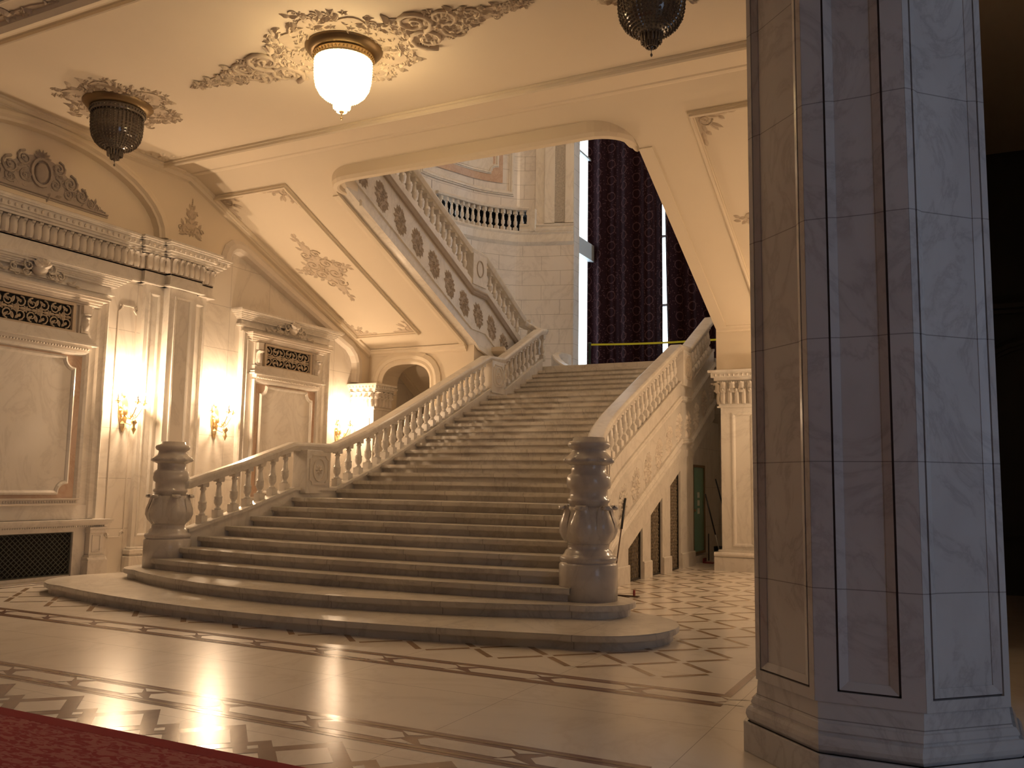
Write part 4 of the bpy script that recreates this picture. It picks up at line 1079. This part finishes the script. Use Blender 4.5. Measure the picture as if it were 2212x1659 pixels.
for i, y in enumerate((12.88, 16.72)):
    o = copy_tree(s0); o.rotation_euler.z = pi; o.location = (XR, y, 2.78); o['group'] = 'wall sconces on the right wall'
    o['label'] = ['lit gilt candle sconce on the right hand wall behind the big column', 'lit gilt candle sconce at the far end of the right hand wall'][i]
    point('sconce_light', (XR-.34, y, 3.16), P_SCONCE*.55, WARM, .07)

# ================================================================== CEILING LAMPS AND STUCCO
def lamp(lit, label):
    e = empty('ceiling_lamp', (0,0,0), label, 'ceiling lamp')
    ring = M['oldgold']
    m = MB(); m.lathe([(.36,.0),(.50,.0),(.51,-.03),(.48,-.05),(.47,-.08),(.43,-.10),(.40,-.12),(.38,-.10)], seg=48, cap=False); m.build('canopy_ring', ring, e)
    m = MB(); m.lathe([(.385,-.08),(.395,-.11),(.40,-.14),(.39,-.17),(.395,-.19),(.38,-.20)], seg=48, cap=False)
    for k in range(48): a = 2*pi*k/48; m.blob((.40*cos(a), .40*sin(a), -.155), .014,.014,.018, 0, 5, 4)
    m.build('crown_band', M['gold'] if lit else M['glassd'], e)
    prof = [(.375,-.16),(.375,-.25),(.372,-.36),(.365,-.46),(.345,-.55),(.30,-.63),(.24,-.685),(.17,-.72),(.125,-.735),(.11,-.75)]
    m = MB(); m.lathe([(r*.955, z) for r, z in prof], seg=48); m.build('shade_core', M['bulb'] if lit else M['glassd'], e)
    m = MB(); ns = 40
    for k in range(ns):
        a = 2*pi*k/ns; L = []
        for (p0, p1) in zip(prof, prof[1:]):
            d = hypot(p1[0]-p0[0], p1[1]-p0[1]); c = max(1, round(d/.042))
            for j in range(c): t = j/c; L.append((p0[0]+(p1[0]-p0[0])*t, p0[1]+(p1[1]-p0[1])*t))
        for (r, z) in L:
            if r < .2 and k % 2: continue
            x, y = r*cos(a), r*sin(a); b_ = .015
            m.add([(x+b_*cos(a),y+b_*sin(a),z),(x-b_*sin(a),y+b_*cos(a),z),(x-b_*cos(a),y-b_*sin(a),z),(x+b_*sin(a),y-b_*cos(a),z),(x,y,z+.021),(x,y,z-.021)], [(0,1,4),(1,2,4),(2,3,4),(3,0,4),(1,0,5),(2,1,5),(3,2,5),(0,3,5)])
    m.build('crystal_strands', M['glasslit'] if lit else M['glassd'], e)
    m = MB()
    for k in range(16):
        a = 2*pi*k/16; m.tube([(.115*cos(a),.115*sin(a),-.70),(.105*cos(a),.105*sin(a),-.84)], .014, 4, smooth=False); m.tube([(.07*cos(a),.07*sin(a),-.74),(.06*cos(a),.06*sin(a),-.89)], .012, 4, smooth=False)
    m.lathe([(.10,-.72),(.09,-.80),(.05,-.86)], seg=16); m.build('lower_fringe', M['glasslit'] if lit else M['glassd'], e)
    m = MB(); m.lathe([(.03,-.86),(.035,-.89),(.015,-.91),(.004,-.93),(.004,-.955),(.014,-.97),(.014,-.985),(.002,-1.0)], seg=10); m.build('finial', M['oldgold'] if lit else M['glassd'], e)
    return e
L1 = lamp(True, 'lit crystal basket lamp glowing at the middle of the hall ceiling'); L1.location = (-7.17, 9.03, ZC)
L1['group'] = 'crystal basket lamps on the ceiling'
L2 = lamp(False, 'unlit crystal basket lamp on the left side of the ceiling'); L2.location = (-11.45, 8.98, ZC); L2['group'] = L1['group']
L3 = copy_tree(L2); L3.location = (-2.93, 9.08, ZC); L3['label'] = 'unlit crystal basket lamp cut by the top edge, near the column'
L4 = copy_tree(L1); L4.location = (-7.3, 18.5, 15.6); L4['label'] = 'lit crystal lamp high in the upper stair hall'; del L4['group']
point('upper_hall_light', (-7.3, 18.5, 13.9), P_UPPER, WARM, .3)
point('hall_lamp_light', (-7.17, 9.03, ZC-1.25), P_CHAND, WARM, .28)

def local3(base, org): return lambda u, v, h: tuple(a-b for a, b in zip(base(u, v, h), org))
def orn_obj(m, name, label, mat='orn', loc=(0,0,0), cat='stucco ornament', group=None):
    o = m.build(name, M[mat], None, label, cat, group); o.location = loc; return o
def ring_rosette(m, fn, cx, cy, r0, r1, n, seed, lob=8, amp=.12):
    rnd = random.Random(seed)
    q = MB()
    pts = [(cx+(r1*(.86+amp*cos(lob*a*pi/36))-.06)*cos(a*pi/36), cy+(r1*(.86+amp*cos(lob*a*pi/36))-.06)*sin(a*pi/36)) for a in range(72)]
    m.prism(pts, fn, 0, .018)
    def shp(a, b):
        t = 2*pi*a; R = r1*(1-amp*.5+amp*cos(lob*t)); r = sqrt(r0*r0+(R*R-r0*r0)*b); return cx+r*cos(t), cy+r*sin(t), 1
    cluster(m, fn, shp, n, .06, .12, 0, 0, rnd)
    for k in range(lob*2): t = 2*pi*k/(lob*2); flower(m, fn, cx+(r0+.1)*cos(t), cy+(r0+.1)*sin(t), .07, .015, 0, 5, t)
loc = (-7.17, 9.03, ZC); fn = local3(fC, loc)
m = MB(); ring_rosette(m, fn, loc[0], loc[1], .5, .98, 420, 1, 8, .07)
for s in (-1, 1):
    arm = [(.8,.36),(1.2,.42),(1.5,.36),(1.8,.26),(2.1,.18),(2.4,.11),(2.8,.02)]
    up = [(loc[0]+s*u, loc[1]+h*.72) for u, h in arm]; dn = [(loc[0]+s*u, loc[1]-h*.72) for u, h in arm[::-1]]
    m.prism(up+dn, fn, 0, .016); rnd = random.Random(11)
    for (u, v, R) in ((1.18,.22,.25),(1.22,-.20,.24),(1.62,.13,.18),(1.62,-.15,.17),(1.95,.09,.12),(1.98,-.08,.12),(2.25,.04,.08)):
        scroll(m, fn, loc[0]+s*u, loc[1]+v, R, pi/2, 1.7, s*(1 if v > 0 else -1), R*.16)
    def shp(a, b, s=s):
        t = a**1.2; u = .85+1.9*t; hw = interp(arm, u); return loc[0]+s*u, loc[1]+hw*(2*b-1), 1-.45*t
    cluster(m, fn, shp, 230, .07, .14, .01, 0, rnd)
orn_obj(m, 'ceiling_rosette', 'large leafy stucco rosette with two long arms around the lit lamp', loc=loc)
for lx, lab, sd in ((-11.45, 'round leafy stucco rosette around the unlit left lamp', 21), (-2.93, 'stucco rosette around the unlit lamp beside the column', 22)):
    loc = (lx, 9.0, ZC); fn = local3(fC, loc); m = MB(); ring_rosette(m, fn, lx, 9.0, .5, .90, 340, sd, 6, .12); orn_obj(m, 'ceiling_rosette', lab, loc=loc)

# sloping panels: centre sprays and corners
def spray(cx, label):
    loc = (cx, 14.72, sofz(14.72)); fn = local3(fS, loc); m = MB()
    pts = [(0,-1.1),(.10,-.7),(.22,-.35),(.55,-.12),(.72,0),(.55,.12),(.22,.35),(.10,.7),(0,1.1),(-.10,.7),(-.22,.35),(-.55,.12),(-.72,0),(-.55,-.12),(-.22,-.35),(-.10,-.7)]
    m.prism([(cx+u*.8, 14.72+v*.93) for u, v in pts], fn, 0, .008)
    for s in (-1, 1):
        for t in (-1, 1):
            scroll(m, fn, cx+s*.17, 14.72+t*.16, .15, 0, 1.5, s*t, .02); scroll(m, fn, cx+s*.13, 14.72+t*.47, .12, 0, 1.4, s*t, .017); scroll(m, fn, cx+s*.42, 14.72+t*.07, .10, 0, 1.4, s*t, .015)
            for j, (u, v) in enumerate(((.05,.30),(.22,.28),(.10,.62),(.04,.75),(.04,.88),(.02,.99),(.50,.04),(.60,.04),(.30,.10),(.34,.20))): leaf(m, fn, cx+s*u, 14.72+t*v, .15-.004*j, .08, atan2(t*(v+.1), s*(u+.05))+(.5 if j % 2 else -.4), .03)
    flower(m, fn, cx, 14.72, .14, 0, 0, 8); orn_obj(m, 'stucco_spray', label, loc=loc)
spray(-11.99, 'cross-shaped leafy stucco spray on the left sloping panel')
spray(-2.60, 'stucco spray on the right sloping panel, mostly behind the column')
def cornerorn(base, x, y, sx, sy, label, s=1.0, mat='orn'):
    loc = base(x, y, 0); fn = local3(base, loc); m = MB()
    m.prism([(x,y),(x+sx*.42*s,y+sy*.02),(x+sx*.18*s,y+sy*.10*s),(x+sx*.10*s,y+sy*.18*s),(x+sx*.02,y+sy*.42*s)], fn, 0, .008)
    scroll(m, fn, x+sx*.11*s, y+sy*.10*s, .09*s, 0, 1.5, sx*sy, .014)
    for (u, v, L, a) in ((.02,.02,.22,45),(.15,.05,.17,10),(.28,.03,.16,0),(.40,.02,.13,5),(.05,.16,.17,80),(.03,.28,.16,90),(.02,.40,.13,85),(.16,.16,.18,35),(.16,.16,.16,60),(.28,.07,.10,40),(.07,.28,.10,50)):
        leaf(m, fn, x+sx*u*s, y+sy*v*s, L*s, .07*s, atan2(sy*sin(radians(a)), sx*cos(radians(a))), .025)
    orn_obj(m, 'corner_ornament', label, mat, loc)
for (x, y, sx, sy, lb) in ((-12.82,12.46,1,1,'top left'),(-11.16,12.46,-1,1,'top right'),(-12.82,17.06,1,-1,'lower left'),(-11.16,17.06,-1,-1,'lower right')):
    cornerorn(fS, x, y, sx, sy, 'small leafy stucco corner at the %s of the left sloping panel' % lb, 1.15)
cornerorn(fS, -3.36, 12.46, 1, 1, 'small leafy stucco corner on the right sloping panel beside the column', 1.15)
cornerorn(fC, XW+.26, 11.06, 1, -1, 'small stucco leaf corner where the ceiling frame meets the left wall', 1.1, 'plaster')
# lunette ornament
loc = (XW, 8.88, 6.1); fn = local3(lambda u, v, h: fL(u, v, h+.0), loc); m = MB()
m.prism([(7.7,6.12),(10.06,6.12),(9.85,6.22),(9.6,6.36),(9.35,6.52),(9.1,6.68),(8.88,6.74),(8.66,6.68),(8.41,6.52),(8.16,6.36),(7.91,6.22)], fn, 0, .02)
m.blob(fn(8.88,6.45,.03), .06, .13, .17)
m.sweep2([(8.88+.17*cos(radians(t)), 6.45+.22*sin(radians(t))) for t in range(0,360,20)], [(-.03,.0),(-.02,.06),(.02,.06),(.03,0)], fn, closed=True)
for k in range(7): leaf(m, fn, 8.88, 6.66, .17, .06, radians(20+k*23.3), .04, .03)
rnd = random.Random(3)
for s in (-1, 1):
    for (u, v, R) in ((.30,6.60,.12),(.26,6.33,.10),(.52,6.42,.14),(.50,6.24,.10),(.74,6.28,.12),(.93,6.20,.08),(1.05,6.16,.05)): scroll(m, fn, 8.88+s*u, v, R, pi/2, 1.7, -s, R*.17, .015)
    cluster(m, fn, lambda a, b: (8.88+s*(.15+1.02*a), 6.14+(.50*(1-a)+.03)*b, 1-.4*a), 60, .06, .12, .01, 0, rnd)
    for i in range(5): m.blob(fn(8.88+s*(1.08+i*.035), 6.155-.004*i, .02), .016,.02,.016, 0, 6, 4)
m.build('lunette_ornament', M['ornd'], None, 'carved cartouche with shell and scrolls under the big wall arch', 'stucco ornament').location = loc
m = MB(); m.sweep2([(7.6,6.085),(10.16,6.085)], [(-.035,0),(-.03,.03),(-.01,.03),(0,.015),(.012,.04),(.03,.04),(.035,0)], fL); m.build('ledge_moulding', M['ornd'], None, 'straight double moulding beneath the carved cartouche', 'wall moulding')
loc = (XW+.10, 11.93, 6.2); fn = local3(lambda u, v, h: fL(u, v, h+.10), loc); m = MB()
m.prism([(11.64,6.22),(12.2,6.22),(12.12,6.36),(11.98,6.46),(12.03,6.62),(11.93,6.80),(11.84,6.62),(11.88,6.46),(11.72,6.36)], fn, 0, .012)
for s in (-1, 1):
    for (u, v, R) in ((.14,6.30,.10),(.25,6.32,.06),(.07,6.62,.07),(.09,6.45,.05)): scroll(m, fn, 11.93+s*u, v, R, 0, 1.4, s, R*.18)
    for (u, v, L, a) in ((0,6.25,.2,10),(.1,6.24,.2,-20),(.18,6.36,.14,60),(0,6.42,.2,30),(0,6.5,.18,50),(.02,6.6,.16,40),(.01,6.7,.13,60)): leaf(m, fn, 11.93+s*u, v, L, .08, radians(a if s > 0 else 180-a), .035)
for i in range(5): m.blob(fn(11.93, 6.78+.035*i, .01), .012,.02-.002*i,.018, 0, 6, 4)
flower(m, fn, 11.93, 6.28, .11, 0, 0, 7); m.build('spandrel_ornament', M['orn'], None, 'tree-shaped stucco flowers on the wall above the carved cornice end', 'stucco ornament').location = loc
# band ornament under the near beam
fBm = lambda u, v, h: (u, v, 7.12-h); loc = (-11.4, 6.35, 7.12); fn = local3(fBm, loc); m = MB()
m.prism([(-14.0,6.24),(-9.6,6.24),(-9.05,6.35),(-9.6,6.46),(-14.0,6.46)], fn, 0, .015); rnd = random.Random(9)
cluster(m, fn, lambda a, b: (-14+4.85*a, 6.35+(.11 if a < .85 else .05)*(2*b-1), 1 if a < .9 else .6), 150, .06, .12, .01, 0, rnd)
m.build('garland_ornament', M['orn'], None, 'long stucco garland under the ceiling beam at the upper left', 'stucco ornament').location = loc

# ================================================================== COLUMN
cx, cy = -.50, 5.985
def octo(hs, fw): return [(-fw,-hs),(fw,-hs),(hs,-fw),(hs,fw),(fw,hs),(-fw,hs),(-hs,fw),(-hs,-fw)]
co = empty('column', (cx, cy, 0), 'massive eight sided veined marble column in the right foreground', 'column')
m = MB(); m.prism(octo(.77,.255), lambda u, v, h: (u, v, h), 0, .178); m.build('plinth', M['column'], co, bevel=.006)
rings = [(.178,.745),(.178,.725),(.20,.745),(.225,.755),(.25,.75),(.27,.735),(.275,.715),(.285,.712),(.295,.722),(.305,.718),(.33,.705),(.335,.69),(.345,.685),(.44,.675),(.445,.66)]
m = MB(); vs = []; fs = []
for (z, hs) in rings: vs += [(x, y, z) for x, y in octo(hs, .255+(.77-hs)*.13)]
for i in range(len(rings)-1):
    for k in range(8): k2 = (k+1) % 8; fs.append((i*8+k, i*8+k2, (i+1)*8+k2, (i+1)*8+k))
m.add(vs, fs); m.build('base_moulding', M['column'], co)
HS, FW = .662, .272; O = octo(HS, FW)
m = MB(); m.prism(O, lambda u, v, h: (u, v, h), .44, 7.4); m.build('shaft', M['column'], co, label='inner panels of the shaft')
for k in range(8):
    a, b = Vector((*O[k], 0)), Vector((*O[(k+1) % 8], 0)); d = (b-a); L = d.length; d.normalize(); n = Vector((d.y, -d.x, 0))
    fn = lambda u, v, h, a=a, d=d, n=n: tuple(a+d*u+n*h+Vector((0,0,v)))
    diag = k % 2 == 1
    p0, p1 = (.035, L-.035) if diag else (.11, L-.11)
    m = MB(); t = .022
    m.prism(rect(-.008, p0, .44, 7.35), fn, -.01, t); m.prism(rect(p1, L+.008, .44, 7.35), fn, -.01, t); m.prism(rect(p0, p1, .44, .50), fn, -.01, t)
    m.build('stile', M['column'], co)
    m = MB(); m.sweep2(rect(p0+.012, p1-.012, .512, 7.33), [(0,0),(0,.022),(.045,.004),(.045,0)], fn, closed=True); m.build('panel_frame', M['column'], co)
    m = MB(); m.prism(rect(p0-.001, p0+.013, .495, 7.33), fn, 0, .003); m.prism(rect(p1-.013, p1+.001, .495, 7.33), fn, 0, .003); m.prism(rect(p0, p1, .498, .513), fn, 0, .003); m.build('dark_joint', M['groove'], co)

# ================================================================== SMALL THINGS
po = empty('barrier_post', (-9.2, 22.9, 4.585), 'dark green barrier post at the stair top holding a yellow belt', 'barrier post')
m = MB(); m.lathe([(.16,0),(.16,.02),(.05,.04),(.03,.05)], seg=20); m.build('foot', M['post'], po)
m = MB(); m.lathe([(.032,.04),(.032,.90),(.045,.91),(.045,.99),(.02,1.0)], seg=16); m.build('pole', M['post'], po)
p2_ = copy_tree(po); p2_.location = (-5.45, 22.9, 4.585); p2_['label'] = 'second barrier post, hidden behind the right handrail'
m = MB(); pts = [(3.75*i/12, 0, -.02-.03*sin(pi*i/12)-.07*i/12) for i in range(13)]
m.sweep3([(x, y, z) for x, y, z in pts], [(-.003,-.025),(.003,-.025),(.003,.025),(-.003,.025)])
o = m.build('barrier_belt', M['tape'], None, 'bright yellow belt stretched across the stair top', 'barrier belt'); o.location = (-9.2, 22.9, 5.54)

mb = MB(); mb.box(-5.6, -5.14, 18.42, 20.98, 0, 3.1); mb.box(-5.14,-5.10,18.42,20.98,0,.16); mb.build('wall_under_stair', M['wall'], kind=S_)
d1 = empty('door_1', (-5.12, 19.02, 0), None, None); tag(d1, kind=S_)
fd = lambda u, v, h: (h, u, v)
m = MB(); m.sweep2(rect(-.48,.48,.20,2.08), [(0,0),(0,.035),(.05,.035),(.05,0)], fd, closed=True); m.build('frame', M['oldgold'], d1)
m = MB(); m.box(0,.012,-.44,.44,.24,2.04); m.build('pane', M['exit'], d1)
nt_ = MB()
for i in range(3): nt_.box(0,.002,-.09,.09,.02+i*.17,.14+i*.17)
o = nt_.build('notice', M['paper'], None, 'three small pale paper notices stuck on the green glass door', 'notice'); o.location = (-5.105, 19.0, 1.02)
h_ = MB(); h_.blob((.03,-.36,1.12), .03,.03,.03); h_.build('knob', M['oldgold'], d1)

br1 = empty('broom', (-4.84, 13.05, 0), 'long broom leaning on the stair wall beside the right newel post', 'broom')
m = MB(); m.tube([(0,0,0.02),(-.12,.72,.95)], .011, 8); m.build('handle', M['woodd'], br1)
m = MB(); m.tube([(-.115,.70,.92),(-.165,1.02,1.40)], .020, 8); m.build('grip', M['bluep'], br1)
mp_ = empty('flat_mop', (-4.50, 12.62, 0), 'flat mop frame with two upright clips lying on the floor', 'mop frame')
m = MB(); m.box(-.22,.22,-.035,.035,.004,.018); m.build('plate', M['woodd'], mp_)
for s in (-1, 1):
    m = MB(); m.box(s*.15-.012,s*.15+.012,-.02,.02,.018,.10); m.build('clip', M['redp'], mp_)
bk = empty('bucket', (-4.72, 19.45, 0), 'red and black cleaning bucket behind the pilaster', 'bucket')
m = MB(); m.lathe([(.14,0),(.17,.16),(.16,.16),(.13,.01)], seg=20); m.build('tub', M['redp'], bk)
m = MB(); m.lathe([(.15,.16),(.17,.20),(.175,.34),(.155,.34),(.14,.17)], seg=20); m.build('wringer', M['bluep'], bk)
for (x, y, tx, ty, tz, lb) in ((-4.55,18.75,-4.78,17.98+.35,1.47,'mop handle leaning behind the pilaster, lower one of two'), (-4.35,19.3,-4.62,18.55,1.78,'mop handle leaning behind the pilaster, higher one of two')):
    e = empty('mop', (x, y, 0), lb, 'mop')
    m = MB(); m.tube([(0,0,.08),((tx-x)*.4,(ty-y)*.4,.08+(tz-.08)*.4)], .012, 8); m.build('lower_handle', M['steel'], e)
    m = MB(); m.tube([((tx-x)*.4,(ty-y)*.4,.08+(tz-.08)*.4),(tx-x,ty-y,tz)], .015, 8); m.build('upper_handle', M['bluep'], e)
    m = MB(); m.blob((0,0,.06), .12,.10,.06, 0, 12, 6); m.build('mop_head', M['ornd'], e)
e = empty('dustpan', (-4.93, 19.15, 0), 'upright dustpan with a thin dark handle against the wall', 'dustpan')
m = MB(); m.tube([(0,0,.05),(0,0,.62)], .012, 8); m.build('handle', M['bluep'], e); m = MB(); m.box(-.10,.12,-.12,.12,.0,.02); m.box(-.10,-.08,-.12,.12,.0,.10); m.build('pan', M['redp'], e)
